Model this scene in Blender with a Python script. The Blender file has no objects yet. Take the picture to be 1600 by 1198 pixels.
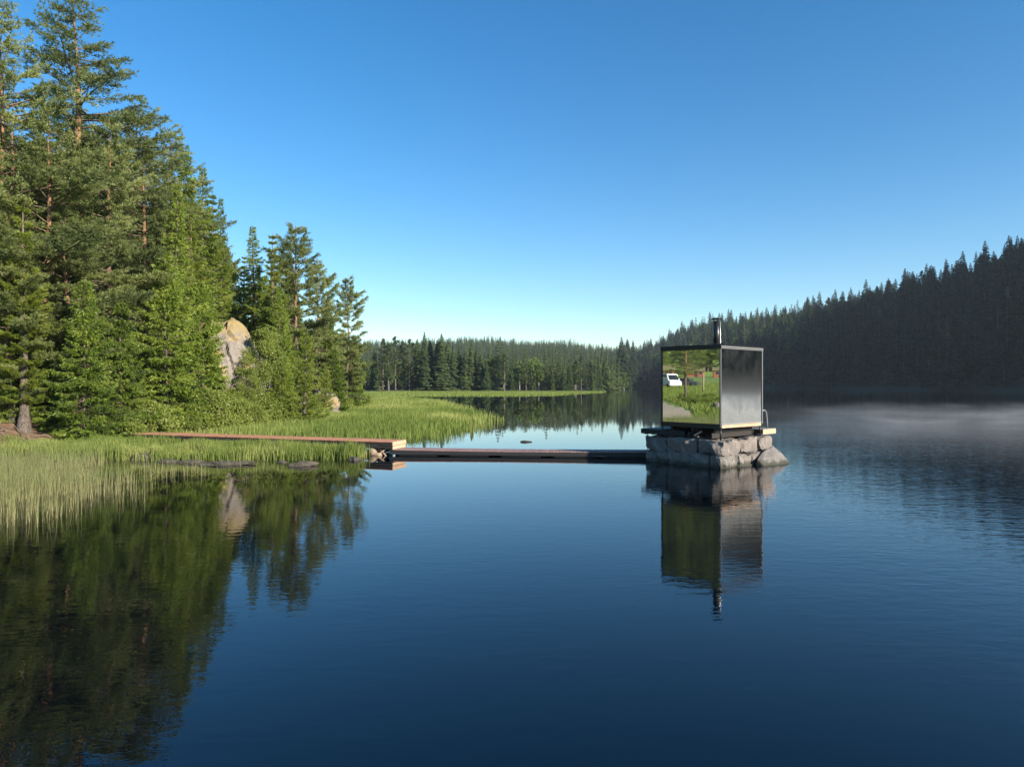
import bpy, bmesh, math, random
import numpy as np
from mathutils import Vector, Matrix
R = math.radians
sc = bpy.context.scene
COL = sc.collection

# ------------------------------------------------------------------ camera, sky, sun, exposure
F = 1066.0; CX = 800.0; HY = 598.0; CAMZ = 3.0          # focal length in photo pixels, horizon row, eye height
cam = bpy.data.cameras.new('camera'); camo = bpy.data.objects.new('camera', cam); COL.objects.link(camo)
camo.location = (0, 0, CAMZ); camo.rotation_euler = (R(90), 0, 0)
cam.sensor_width = 36.0; cam.lens = 36.0*F/1600.0; cam.clip_start = 0.1; cam.clip_end = 5000
cam.shift_y = (599-HY)/1600.0*-1
sc.camera = camo
SUN_AZ = R(129); SUN_EL = R(21)                             # azimuth clockwise from +Y
S = Vector((math.sin(SUN_AZ)*math.cos(SUN_EL), math.cos(SUN_AZ)*math.cos(SUN_EL), math.sin(SUN_EL)))
w = bpy.data.worlds.new('World'); sc.world = w; w.use_nodes = True
nt = w.node_tree; nt.nodes.clear()
sky = nt.nodes.new('ShaderNodeTexSky'); sky.sky_type = 'NISHITA'; sky.sun_disc = False
sky.sun_elevation = SUN_EL; sky.sun_rotation = SUN_AZ; sky.altitude = 200; sky.air_density = 1.0; sky.dust_density = 0.05; sky.ozone_density = 2.3
hs = nt.nodes.new('ShaderNodeHueSaturation'); hs.inputs['Saturation'].default_value = 1.38
bg = nt.nodes.new('ShaderNodeBackground'); bg.inputs['Strength'].default_value = 0.099
ow = nt.nodes.new('ShaderNodeOutputWorld')
nt.links.new(sky.outputs[0], hs.inputs['Color']); nt.links.new(hs.outputs[0], bg.inputs['Color']); nt.links.new(bg.outputs[0], ow.inputs['Surface'])
sl = bpy.data.lights.new('sun', 'SUN'); sl.energy = 5.0; sl.angle = R(0.5); sl.color = (1.0, 0.91, 0.76)
so = bpy.data.objects.new('sun', sl); COL.objects.link(so); so.rotation_euler = (-S).to_track_quat('-Z', 'Y').to_euler(); so.location = (60, -20, 60)
sc.view_settings.view_transform = 'Standard'; sc.view_settings.look = 'None'
sc.view_settings.gamma = 1; sc.view_settings.use_curve_mapping = False
sc.view_settings.exposure = 1.0
sc.render.engine = 'CYCLES'
sc.cycles.max_bounces = 8; sc.cycles.transparent_max_bounces = 8; sc.cycles.volume_bounces = 1

# ------------------------------------------------------------------ helpers
rs = np.random.RandomState
def tag(o, label=None, cat=None, group=None, kind=None):
    if label: o['label'] = label
    if cat: o['category'] = cat
    if group: o['group'] = group
    if kind: o['kind'] = kind
    return o
def link(name, data, parent=None, loc=(0,0,0), rotz=0.0, scale=(1,1,1)):
    o = bpy.data.objects.new(name, data); COL.objects.link(o)
    o.location = loc; o.rotation_euler = (0, 0, rotz); o.scale = scale
    if parent: o.parent = parent
    return o
def P(px, py=None, d=None, z=0.0):
    """photo pixel and depth (or height above the water) -> point in the place"""
    if d is None: d = (CAMZ-z)*F/(py-HY)
    if py is None: return Vector(((px-CX)/F*d, d, z))
    return Vector(((px-CX)/F*d, d, CAMZ-(py-HY)/F*d))
class Acc:
    def __init__(s): s.V=[]; s.T=[]; s.M=[]; s.C=[]; s.n=0
    def add(s, V, T, m=0, c=0.5):
        V = np.asarray(V, float).reshape(-1,3); T = np.asarray(T, int).reshape(-1,3)
        s.V.append(V); s.T.append(T+s.n); s.n += len(V); s.M.append(np.full(len(T), m))
        s.C.append(np.full(len(V), c) if np.isscalar(c) else np.asarray(c, float))
    def mesh(s, name, mats, smooth=None):
        V=np.concatenate(s.V); T=np.concatenate(s.T); M=np.concatenate(s.M); C=np.concatenate(s.C)
        me = bpy.data.meshes.new(name)
        me.vertices.add(len(V)); me.vertices.foreach_set('co', V.ravel())
        me.loops.add(len(T)*3); me.loops.foreach_set('vertex_index', T.ravel().astype(np.int32))
        me.polygons.add(len(T)); me.polygons.foreach_set('loop_start', np.arange(0, len(T)*3, 3, dtype=np.int32))
        me.polygons.foreach_set('loop_total', np.full(len(T), 3, dtype=np.int32))
        for m in mats: me.materials.append(m)
        me.polygons.foreach_set('material_index', M.astype(np.int32))
        if smooth is not None: me.polygons.foreach_set('use_smooth', np.isin(M, smooth))
        a = me.attributes.new('tint', 'FLOAT', 'POINT'); a.data.foreach_set('value', C)
        me.update(); me.validate()
        return me
def tube(acc, pts, rad, sides=6, m=0, c=0.5, cap=False):
    pts = np.asarray(pts, float); rad = np.asarray(rad, float); n = len(pts)
    d = np.gradient(pts, axis=0); d /= np.linalg.norm(d, axis=1)[:,None]+1e-9
    ref = np.array([0,0,1.0]) if abs(d[:,2]).mean() < 0.8 else np.array([1.0,0,0])
    a = np.cross(d, ref); a /= np.linalg.norm(a, axis=1)[:,None]+1e-9; b = np.cross(d, a)
    th = np.linspace(0, 2*np.pi, sides, endpoint=False)
    V = pts[:,None,:] + rad[:,None,None]*(np.cos(th)[None,:,None]*a[:,None,:] + np.sin(th)[None,:,None]*b[:,None,:])
    i = np.arange(n-1)[:,None]*sides; j = np.arange(sides)[None,:]; k = (j+1)%sides
    q0=(i+j).ravel(); q1=(i+k).ravel(); q2=(i+sides+k).ravel(); q3=(i+sides+j).ravel()
    T = np.concatenate([np.stack([q0,q1,q2],1), np.stack([q0,q2,q3],1)])
    V = V.reshape(-1,3)
    if cap:
        V = np.concatenate([V, pts[:1], pts[-1:]]); e=len(V)
        jj=np.arange(sides); kk=(jj+1)%sides; b0=(n-1)*sides
        T = np.concatenate([T, np.stack([np.full(sides,e-2),kk,jj],1), np.stack([np.full(sides,e-1),b0+jj,b0+kk],1)])
    acc.add(V, T, m, c)
def nrm(a): return a/(np.linalg.norm(a, axis=-1, keepdims=True)+1e-9)
def blades(acc, rg, C, D, k, ln, wd, spread, m, tint, droop=0.0):
    """k narrow needle or leaf faces radiating from each centre C along D"""
    n = len(C); C = np.repeat(C, k, 0); D = np.repeat(D, k, 0); t = np.repeat(tint, k)
    dr = nrm(D + rg.normal(0, spread, (n*k,3))); dr[:,2] -= droop; dr = nrm(dr)
    side = nrm(np.cross(dr, rg.normal(0,1,(n*k,3))))
    L = ln*rg.uniform(.7,1.3,(n*k,1)); W = wd*rg.uniform(.7,1.2,(n*k,1))
    b = C + dr*L*-.12
    V = np.stack([b, C+dr*L*.5+side*W, C+dr*L, C+dr*L*.5-side*W], 1).reshape(-1,3)
    i = np.arange(n*k)*4
    T = np.concatenate([np.stack([i,i+1,i+2],1), np.stack([i,i+2,i+3],1)])
    acc.add(V, T, m, np.repeat(t, 4))
_h = lambda ix, iy, s: (np.sin(ix*127.1+iy*311.7+s*74.7)*43758.5453) % 1.0
def vnoise(x, y, s=0):
    ix=np.floor(x); iy=np.floor(y); fx=x-ix; fy=y-iy; fx=fx*fx*(3-2*fx); fy=fy*fy*(3-2*fy)
    return (_h(ix,iy,s)*(1-fx)+_h(ix+1,iy,s)*fx)*(1-fy)+(_h(ix,iy+1,s)*(1-fx)+_h(ix+1,iy+1,s)*fx)*fy
def fbm(x, y, s=0, o=4):
    r=0; a=.5
    for i in range(o): r = r + a*vnoise(x*2**i, y*2**i, s+i); a*=.5
    return r
def sst(a, b, x): t=np.clip((x-a)/(b-a),0,1); return t*t*(3-2*t)

# ------------------------------------------------------------------ materials
MATS = {}
class NT:
    def __init__(s, name):
        s.m = bpy.data.materials.new(name); s.m.use_nodes = True; s.t = s.m.node_tree; s.t.nodes.clear(); MATS[name]=s.m
        s.out = s.n('OutputMaterial')
    def n(s, ty, **kw):
        nd = s.t.nodes.new('ShaderNode'+ty)
        for k, v in kw.items():
            if hasattr(nd, k) and k not in nd.inputs: setattr(nd, k, v)
            else: nd.inputs[k].default_value = v
        return nd
    def l(s, a, b): s.t.links.new(a, b)
    def ramp(s, fac, stops):
        r = s.n('ValToRGB'); e = r.color_ramp.elements
        while len(e) < len(stops): e.new(.5)
        for i,(p,c) in enumerate(stops): e[i].position = p; e[i].color = (*c,1)
        s.l(fac, r.inputs[0]); return r.outputs[0]
    def noise(s, scale, vec=None, detail=4, rough=.6, dist=0.0):
        nd = s.n('TexNoise'); nd.inputs['Scale'].default_value=scale; nd.inputs['Detail'].default_value=detail
        nd.inputs['Roughness'].default_value=rough; nd.inputs['Distortion'].default_value=dist
        if vec is not None: s.l(vec, nd.inputs['Vector'])
        return nd.outputs['Fac']
    def mapping(s, coord, scale=(1,1,1), rot=(0,0,0)):
        mp = s.n('Mapping'); mp.inputs['Scale'].default_value = scale; mp.inputs['Rotation'].default_value = rot
        s.l(coord, mp.inputs['Vector']); return mp.outputs[0]
    def math(s, op, a, b=0.0, c=None):
        nd = s.n('Math'); nd.operation = op
        for i, v in enumerate((a,b,c)):
            if v is None: continue
            if isinstance(v,(int,float)): nd.inputs[i].default_value = v
            else: s.l(v, nd.inputs[i])
        return nd.outputs[0]
    def mix(s, fac, a, b, bt='MIX'):
        nd = s.n('Mix'); nd.data_type='RGBA'; nd.blend_type=bt
        for i, v in ((0,fac),(6,a),(7,b)):
            if isinstance(v,(int,float)): nd.inputs[i].default_value = v
            elif isinstance(v,tuple): nd.inputs[i].default_value = (*v,1)
            else: s.l(v, nd.inputs[i])
        return nd.outputs[2]
    def bsdf(s, col, rough=.7, metal=0.0, bump=None, bstr=.5, bdist=.02, **kw):
        b = s.n('BsdfPrincipled')
        for k, v in (('Base Color',col),('Roughness',rough),('Metallic',metal)):
            if isinstance(v,(int,float)): b.inputs[k].default_value = v
            elif isinstance(v,tuple): b.inputs[k].default_value = (*v,1)
            else: s.l(v, b.inputs[k])
        for k, v in kw.items(): b.inputs[k].default_value = v
        if bump is not None:
            bp = s.n('Bump'); bp.inputs['Strength'].default_value=bstr; bp.inputs['Distance'].default_value=bdist
            s.l(bump, bp.inputs['Height']); s.l(bp.outputs[0], b.inputs['Normal'])
        s.l(b.outputs[0], s.out.inputs['Surface']); return b
def foliage(name, dark, mid, light, trans=.42, rough=.48, spec=.5):
    t = NT(name); at = t.n('Attribute'); at.attribute_name='tint'; oi = t.n('ObjectInfo')
    f = t.math('ADD', t.math('MULTIPLY', at.outputs['Fac'], .72), t.math('MULTIPLY', oi.outputs['Random'], .28))
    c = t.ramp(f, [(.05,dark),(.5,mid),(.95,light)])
    if name=='reed_blades':
        g_=t.n('NewGeometry'); sz=t.n('SeparateXYZ'); t.l(g_.outputs['Position'],sz.inputs[0]); c=t.mix(t.ramp(sz.outputs[2],[(.08,(1,1,1)),(.40,(0,0,0))]),c,(.33,.30,.15))
    b = t.bsdf(c, rough); b.inputs['Specular IOR Level'].default_value = spec
    tr = t.n('BsdfTranslucent'); tc = t.mix(1.0, c, (1.25,1.25,.55), 'MULTIPLY'); t.l(tc, tr.inputs['Color'])
    mx = t.n('MixShader'); mx.inputs[0].default_value = trans
    t.l(b.outputs[0], mx.inputs[1]); t.l(tr.outputs[0], mx.inputs[2]); t.l(mx.outputs[0], t.out.inputs['Surface'])
    return t.m
M_PINE   = foliage('pine_needles', (.058,.080,.028),(.185,.222,.072),(.360,.385,.135))
M_SPRUCE = foliage('spruce_needles', (.056,.090,.014),(.165,.235,.030),(.330,.400,.060))
M_YOUNG  = foliage('young_pine_needles', (.110,.155,.022),(.215,.270,.036),(.340,.380,.070))
M_BROAD  = foliage('broad_leaves', (.095,.140,.022),(.200,.250,.046),(.330,.365,.090), .35)
M_FAR    = foliage('distant_spruce_needles', (.020,.036,.015),(.050,.078,.026),(.105,.138,.040), .15, .7, .15)
M_FARB   = foliage('distant_leaves', (.055,.095,.024),(.095,.145,.036),(.150,.200,.050), .2, .7, .15)
M_HILL   = foliage('shaded_hill_needles', (.010,.019,.010),(.021,.034,.015),(.042,.060,.024), .10, .8, .1)  # darker than the other far needles: hill shade put into the colour
M_REED   = foliage('reed_blades', (.120,.140,.055),(.240,.265,.105),(.400,.390,.200), .35, .6, .2)
M_SEDGE  = foliage('sedge_blades', (.095,.145,.028),(.205,.260,.060),(.400,.400,.150), .35, .6, .2)
def bark(name, lo, hi, z0, z1):
    t = NT(name); tc = t.n('TexCoord'); sp = t.n('SeparateXYZ'); t.l(tc.outputs['Object'], sp.inputs[0])
    n = t.noise(5, t.mapping(tc.outputs['Object'], (3,3,.8)), 5, .7)
    f = t.math('ADD', t.math('DIVIDE', t.math('SUBTRACT', sp.outputs[2], z0), z1-z0), t.math('MULTIPLY', t.math('SUBTRACT', n, .5), .8))
    c = t.mix(t.ramp(f, [(0,(0,0,0)),(1,(1,1,1))]), lo, hi)
    c = t.mix(t.ramp(n, [(.38,(1,1,1)),(.6,(0,0,0))]), c, (.05,.035,.025))
    t.bsdf(c, .9, bump=n, bstr=.7, bdist=.04); return t.m
M_PBARK = bark('pine_bark', (.15,.12,.10), (.33,.17,.085), 3, 8)
M_SBARK = bark('spruce_bark', (.16,.13,.11), (.22,.17,.13), 2, 9)
M_LIMB  = bark('grey_limbs', (.16,.12,.09), (.26,.18,.12), 5, 12)
M_BIRCH = bark('birch_bark', (.45,.42,.38), (.5,.47,.43), 0, 5)

# ------------------------------------------------------------------ terrain
PHT = np.array([-180,-120,-75,-60,-38,-13,-8,7,8.6,10.5,12,14,18,25,31,37,45,60,90,120,150,180.])
RST = np.array([ 220, 260,400,400,260,232,230,235,330,560,560,520,430,350,300,270,250,230,215,210,210,220.])
RCT = np.array([ 480, 500,800,800,800,880,900,900,900,900,920,880,760,620,540,480,430,390,350,360,420,480.])
def _zc(ph):
    px = CX+F*np.tan(R(1)*np.clip(ph,-40,36.9))
    ys = np.interp(px, [0,565,640,760,830,890,960,1000,1012,1060,1110,1200,1300,1400,1500,1600],
                       [527,533,533,527,534,533,545,553,547,523,505,499,483,457,432,396])
    rc = np.interp(ph, PHT, RCT)
    return CAMZ + (HY-ys)/F*np.cos(R(1)*np.clip(ph,-40,36.9))*rc
ZCT_PH = np.linspace(-180,180,721)
ZCT = _zc(ZCT_PH)-13.0
ZCT = np.where(ZCT_PH>40, np.interp(ZCT_PH,[40,60,90,120,180],[92,92,66,48,35]), ZCT)  # unseen ridge on the right, raised to cast shade on the hill
ZCT = np.where(ZCT_PH<-60, np.interp(ZCT_PH,[-180,-60],[35,40]), ZCT)
LY = np.array([-80,-40,0,14,20,26,30,34,41,48,56,66,80,88,96,104,112,130.])
LX = np.array([-30,-26,-24,-22,-21,-21,-20.5,-19,-17.6,-15.2,-15.6,-15.8,-17.5,-20,-26,-40,-75,-260.])
def height(x, y):
    x=np.asarray(x,float); y=np.asarray(y,float)
    r=np.hypot(x,y); ph=np.degrees(np.arctan2(x,y))
    r_s=np.interp(ph,PHT,RST); rc=np.interp(ph,PHT,RCT); zc=np.interp(ph,ZCT_PH,ZCT)
    wob=(fbm(x/40,y/40,3)-.47)*30
    r_s=r_s+np.where(r>150,(fbm(x/25,y/25,9)-.47)*10,0)
    t=(r-r_s)/(rc-r_s)
    low=np.interp(ph,[-60,-13,7,9,11,14,20],[.40,.40,.40,.2,.05,.02,.0])  # flat ground before the far hill
    tt=np.clip((t-low)/(1-low),0,1)
    z=-2.0+np.clip((r-r_s)/6+.5,0,1)*2.4+zc*(tt**.85)+wob*np.clip(tt*2,0,1)*.35*(1-sst(.8,1,tt))
    z=np.where(t>1, z+0*z, z)
    z=np.where((t>0)&(tt<=0), np.maximum(z,.3+np.clip(r-r_s,0,40)*.02), z)
    # near bank on the left
    L=np.interp(y,LY,LX)+(fbm(x/3,y/3,21)-.47)*1.2
    s=L-x
    hill=sst(25,36,y)
    flat=np.interp(s,[-3,-.8,0,3,15,40,60,80,155,180,250,500],[-1.4,-.5,.15,.75,1.3,1.9,2.35,3.4,5.0,14,84,100])
    amp=np.interp(y,[28,34,42,55,70,90],[3.5,4.0,6.0,6.2,4.0,1.5])
    rise=np.interp(s,[-3,-.8,0,1.5],[-1.4,-.3,.15,.5])+amp*sst(.8,8,s)+np.clip(s-6,0,40)*.12+(fbm(x/4,y/4,5)-.47)*1.3*sst(0,4,s)
    n=flat*(1-hill)+rise*hill
    n=n-np.clip((y-92)/16,0,1)*6
    n=np.where((x<-600)|(y>125)|(y<-75),-2,n)
    # marsh: barely above the lake
    return np.maximum(np.maximum(z,n),-2.0)
MARSH=[P(400,698),P(560,700),P(620,693),P(700,689),P(762,672),P(790,657),P(745,640),P(700,628),P(640,622.5),P(560,621),P(430,640)]
MP=np.array([(p.x,p.y) for p in MARSH])
MP[-1]=(-24,100); MP[0]=(-20,36)
def inpoly(x,y,Q):
    c=np.zeros(np.shape(x),bool); n=len(Q); j=n-1
    for i in range(n):
        xi,yi=Q[i]; xj,yj=Q[j]
        c ^= ((yi>y)!=(yj>y)) & (x < (xj-xi)*(y-yi)/(yj-yi+1e-12)+xi); j=i
    return c
def polydist(x,y,Q):
    d=np.full(np.shape(x),1e9); n=len(Q)
    for i in range(n):
        a=np.array(Q[i]); b=np.array(Q[(i+1)%n]); ab=b-a
        t=np.clip(((x-a[0])*ab[0]+(y-a[1])*ab[1])/(ab@ab),0,1)
        d=np.minimum(d,np.hypot(x-a[0]-t*ab[0],y-a[1]-t*ab[1]))
    return d
def gheight(x,y):
    z=height(x,y)
    m=inpoly(x,y,MP); dd=polydist(x,y,MP)
    z=np.where(m, np.maximum(z,-.25+.33*sst(0,4.5,dd)), z)
    return z
def gz(x,y): return float(gheight(np.array([x]),np.array([y]))[0])
xs=np.concatenate([np.arange(-900,-300,30),np.arange(-300,-100,8),np.arange(-100,-34,2),np.arange(-34,0,.5),np.arange(0,60,6),np.arange(60,600,12),np.arange(600,1301,50)])
ys=np.concatenate([np.arange(-700,-100,40),np.arange(-100,0,6),np.arange(0,24,1.2),np.arange(24,110,.6),np.arange(110,600,9),np.arange(600,1301,30)])
X,Y=np.meshgrid(xs,ys); Z=gheight(X,Y); nx=len(xs); ny=len(ys)
i=(np.arange(ny-1)[:,None]*nx+np.arange(nx-1)[None,:]).ravel()
a=Acc(); a.add(np.stack([X,Y,Z],-1).reshape(-1,3), np.concatenate([np.stack([i,i+1,i+nx+1],1),np.stack([i,i+nx+1,i+nx],1)]))
t=NT('ground'); tc=t.n('TexCoord'); geo=t.n('NewGeometry'); o=tc.outputs['Object']
n1=t.noise(.35,o,6,.65); n2=t.noise(3.5,o,6,.7); n3=t.noise(.05,o,3,.5)
earth=t.ramp(n2,[(.3,(.07,.042,.025)),(.55,(.20,.115,.065)),(.75,(.32,.22,.14))])
moss=t.ramp(n2,[(.3,(.035,.055,.012)),(.55,(.09,.13,.025)),(.75,(.17,.20,.05))])
sp=t.n('SeparateXYZ'); t.l(o,sp.inputs[0])
c=t.mix(t.ramp(n1,[(.46,(0,0,0)),(.58,(1,1,1))]),earth,moss)
wet=t.ramp(sp.outputs[2],[(.0,(1,1,1)),(.22,(0,0,0))])
c=t.mix(wet,c,t.ramp(n2,[(.3,(.10,.12,.03)),(.6,(.22,.26,.06)),(.8,(.30,.28,.09))]))
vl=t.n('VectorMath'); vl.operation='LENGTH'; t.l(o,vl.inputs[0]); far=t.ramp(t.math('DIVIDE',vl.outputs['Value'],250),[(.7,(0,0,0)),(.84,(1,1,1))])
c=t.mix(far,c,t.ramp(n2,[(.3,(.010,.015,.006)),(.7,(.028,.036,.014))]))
bank=t.math('MULTIPLY',t.math('LESS_THAN',sp.outputs[0],-19.2),t.math('MULTIPLY',t.math('LESS_THAN',sp.outputs[1],34),t.math('MULTIPLY',t.math('GREATER_THAN',sp.outputs[2],.2),t.math('LESS_THAN',sp.outputs[2],1.9))))
c=t.mix(bank,c,earth)
# open meadow left of the photograph (seen in the mirror)
mead=t.math('MULTIPLY',t.ramp(t.math('DIVIDE',sp.outputs[1],100),[(.25,(1,1,1)),(.29,(0,0,0))]),t.math('LESS_THAN',sp.outputs[0],-18))
c=t.mix(mead,c,t.ramp(n2,[(.3,(.10,.15,.03)),(.55,(.20,.27,.05)),(.8,(.30,.30,.10))]))
t.bsdf(c,.95,bump=n2,bstr=.8,bdist=.15)
g=link('ground',a.mesh('ground',[t.m],smooth=[0])); tag(g,kind='structure')

# ------------------------------------------------------------------ water
t=NT('lake_water'); tc=t.n('TexCoord'); o=tc.outputs['Object']; sp=t.n('SeparateXYZ'); t.l(o,sp.inputs[0])
wA=t.noise(1.0,t.mapping(o,(3.2,7.0,1),(0,0,R(16))),3,.5,.5)
wB=t.noise(1.0,t.mapping(o,(1.3,3.4,1),(0,0,R(22))),2,.5,.2)
wC=t.noise(1.0,t.mapping(o,(.35,.8,1),(0,0,R(25))),2,.5)
patch=t.noise(1.0,t.mapping(o,(.035,.07,1)),3,.6)
side=t.n('MapRange'); side.inputs['From Min'].default_value=3; side.inputs['From Max'].default_value=24; side.inputs['To Min'].default_value=.30; side.inputs['To Max'].default_value=2.3
t.l(t.math('ADD',sp.outputs[0],t.math('MULTIPLY',t.math('SUBTRACT',patch,.5),26)),side.inputs['Value'])
cove=t.n('MapRange'); cove.inputs['From Min'].default_value=13; cove.inputs['From Max'].default_value=22; cove.inputs['To Min'].default_value=1.0; cove.inputs['To Max'].default_value=.10
t.l(t.math('SUBTRACT',sp.outputs[1],t.math('MAXIMUM',t.math('MULTIPLY',t.math('ADD',sp.outputs[0],2.0),1.6),0)),cove.inputs['Value'])
hgt=t.math('ADD',t.math('ADD',t.math('MULTIPLY',wA,.55),t.math('MULTIPLY',wB,.55)),t.math('MULTIPLY',wC,.30))
hgt=t.math('MULTIPLY',t.math('MULTIPLY',hgt,side.outputs[0]),cove.outputs[0])
b=t.bsdf((.0004,.0018,.0044),.008,bump=hgt,bstr=1.0,bdist=.0092,IOR=1.46)
a=Acc(); a.add([(-900,-700,0),(1300,-700,0),(1300,1300,0),(-900,1300,0)],[(0,1,2),(0,2,3)])
wo=link('lake_water',a.mesh('lake_water',[t.m])); tag(wo,kind='structure')

# ------------------------------------------------------------------ haze
t=NT('haze'); v=t.n('VolumePrincipled'); v.inputs['Density'].default_value=.00013; v.inputs['Color'].default_value=(.80,.90,1,1); v.inputs['Anisotropy'].default_value=.2
t.l(v.outputs[0],t.out.inputs['Volume'])
def boxacc(x0,x1,y0,y1,z0,z1,acc=None,m=0):
    acc=acc or Acc()
    V=[(x,y,z) for z in (z0,z1) for y in (y0,y1) for x in (x0,x1)]
    T=[(0,2,3),(0,3,1),(4,5,7),(4,7,6),(0,1,5),(0,5,4),(2,6,7),(2,7,3),(0,4,6),(0,6,2),(1,3,7),(1,7,5)]
    acc.add(V,T,m); return acc
hz=link('haze',boxacc(-950,1350,-750,1350,-4,190).mesh('haze',[t.m])); tag(hz,kind='stuff')
# low mist lying on the lake before the right-hand hill
t=NT('mist'); tc=t.n('TexCoord'); o=tc.outputs['Object']; sp=t.n('SeparateXYZ'); t.l(o,sp.inputs[0])
nn=t.noise(1.0,t.mapping(o,(.09,.12,.5)),5,.62,1.2)
dn=t.ramp(nn,[(.45,(.02,.02,.02)),(.60,(.35,.35,.35)),(.72,(1,1,1))])
fz=t.math('POWER',t.math('SUBTRACT',1.0,t.math('MINIMUM',t.math('DIVIDE',sp.outputs[2],1.0),1.0)),1.5)
ex=t.math('MINIMUM',t.math('MAXIMUM',t.math('DIVIDE',t.math('SUBTRACT',sp.outputs[0],t.math('MULTIPLY',sp.outputs[1],.30)),18),0.0),1.0)
ey=t.math('MINIMUM',t.math('MAXIMUM',t.math('DIVIDE',t.math('SUBTRACT',sp.outputs[1],25),22),0.0),1.0)
v=t.n('VolumePrincipled'); v.inputs['Color'].default_value=(.95,.96,1,1)
nr=t.math('SUBTRACT',1.45,t.math('DIVIDE',sp.outputs[1],75))
t.l(t.math('MULTIPLY',t.math('MULTIPLY',t.math('MULTIPLY',t.math('MULTIPLY',dn,nr),fz),t.math('MULTIPLY',ex,ey)),.13),v.inputs['Density'])
t.l(v.outputs[0],t.out.inputs['Volume'])
ms=link('mist',boxacc(6,150,26,86,.03,1.03).mesh('mist',[t.m])); tag(ms,kind='stuff')

# ------------------------------------------------------------------ tree builders
def trunk_pts(rg,H,wob=.15,n=12):
    z=np.linspace(0,1,n); ox=np.cumsum(rg.normal(0,wob/3,n)); oy=np.cumsum(rg.normal(0,wob/3,n)); ox-=ox[0]; oy-=oy[0]
    return np.stack([ox,oy,z*H-.3*(z==0)],1)
def on_trunk(tp,z):
    return np.array([np.interp(z,tp[:,2],tp[:,0]),np.interp(z,tp[:,2],tp[:,1]),z])
def conifer(seed,H,c0,Rr,kind,dens=1.0):
    rg=rs(seed); T=Acc(); Cr=Acc(); ph1,ph2=rg.uniform(0,6.28,2); ASY={'pine':.25,'young':.08,'spruce':.17}[kind]
    tp=trunk_pts(rg,H,.12 if kind!='pine' else .22)
    zz=tp[:,2]/H; r0=.012*H+.03
    tube(T,tp,np.clip(r0*(1-zz)**.8*(1+.5*np.exp(-zz*25)),.012,1),8)
    st=[];sd=[];sln=[];stint=[]
    z=c0*H; 
    # a few dead stubs below the crown
    if kind=='pine':
        for q in range(10):
            zq=rg.uniform(.2*H,max(c0*H,.25*H)); az=rg.uniform(0,6.28); d=np.array([math.cos(az),math.sin(az),rg.uniform(-.3,.2)]); p=on_trunk(tp,zq); L=rg.uniform(.3,1.3)
            tube(Cr,[p,p+d*L*.6,p+d*L+np.array([0,0,-.1])],[.03,.018,.006],3,1)
    while z<H-.12:
        f=(z-c0*H)/(H-c0*H)
        if kind=='pine':
            step=rg.uniform(.38,.62); nb=rg.randint(3,6)
            prof=(.42+.58*math.sin(math.pi*min(1,f*.85+.12)))*(1-f**3)**.6+.05
            el0=R(-12)+R(55)*f
        elif kind=='young':
            step=rg.uniform(.28,.42)*H/7; nb=rg.randint(5,7); prof=(1-f)**.8*.95+.05; el0=R(12)+R(38)*f
        else:
            step=rg.uniform(.27,.46)*(H/13)*(1-.4*f); nb=rg.randint(5,8); prof=(1-f)**(.68 if Rr/H>.2 else .85)*(.75+.25*min(1,f*6+.3))+.01; el0=R(-16)+R(46)*f
        big=rg.uniform(.72,1.18)
        a0=rg.uniform(0,6.28)
        for q in range(nb):
            if kind=='pine' and rg.rand()<.15: continue
            az=a0+q*6.283/nb+rg.normal(0,.3); L=Rr*prof*rg.uniform(.55,1.15)*big*(1+ASY*math.sin(az+ph1)+ASY*.8*math.sin(2*az+z*.9+ph2))
            if L<.12: L=.12
            h=np.array([math.cos(az),math.sin(az),0]); sdv=np.array([-h[1],h[0],0]); el=el0+rg.normal(0,R(7))
            p0=on_trunk(tp,z+rg.uniform(-.1,.1))
            n=6; s=np.linspace(0,1,n)
            if kind=='pine': zc=np.sin(el)*s+.16*s**2*rg.uniform(.2,1.6)-.06*s
            elif kind=='young': zc=np.sin(el)*s+.22*s**2
            else: zc=np.sin(el)*s-.30*(s*(1-f))+.30*s**2.5*(1-.5*f)
            wv=rg.normal(0,.05,n).cumsum()*.5*s
            pts=p0+L*(np.cos(el)*s[:,None]*h+zc[:,None]*np.array([0,0,1.])+wv[:,None]*sdv)
            br=.011*L+.008
            if L>.5: tube(Cr,pts,br*(1.2-s*1.05),3,1,.5)
            # twigs
            if kind=='pine':
                m=int((L*8.5+4)*dens); ss=rg.uniform(.22,1.0,m)**.8
            else:
                m=int((L*11+4)*dens); ss=rg.uniform(.10,1.0,m)**.85
            B=np.stack([np.interp(ss,s,pts[:,k]) for k in range(3)],1)
            sg=np.where(rg.rand(m)<.5,-1,1)
            if kind=='pine':
                D=h*rg.uniform(.3,.9,(m,1))+sdv*(sg*rg.uniform(.3,1.0,m))[:,None]+np.array([0,0,1])*rg.uniform(-.15,.5,(m,1))
                ln=(.30*L*(1.1-ss)+.28)*rg.uniform(.5,1.1,m)
            elif kind=='young':
                D=h*rg.uniform(.6,.9,(m,1))+sdv*(sg*rg.uniform(.3,.7,m))[:,None]+np.array([0,0,1])*rg.uniform(.0,.5,(m,1))
                ln=(.35*L*(1.1-ss)+.12)*rg.uniform(.6,1.1,m)
            else:
                D=h*rg.uniform(.5,.9,(m,1))+sdv*(sg*rg.uniform(.35,.9,m))[:,None]+np.array([0,0,1])*rg.uniform(-.35,.12,(m,1))
                ln=(.38*L*(1.08-ss)+.12)*rg.uniform(.6,1.15,m)
            st.append(B); sd.append(nrm(D)); sln.append(ln); stint.append(np.clip(rg.normal(.5,.18)+rg.normal(0,.10,m)+.12*ss-.06,0,1))
        z+=step
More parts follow.
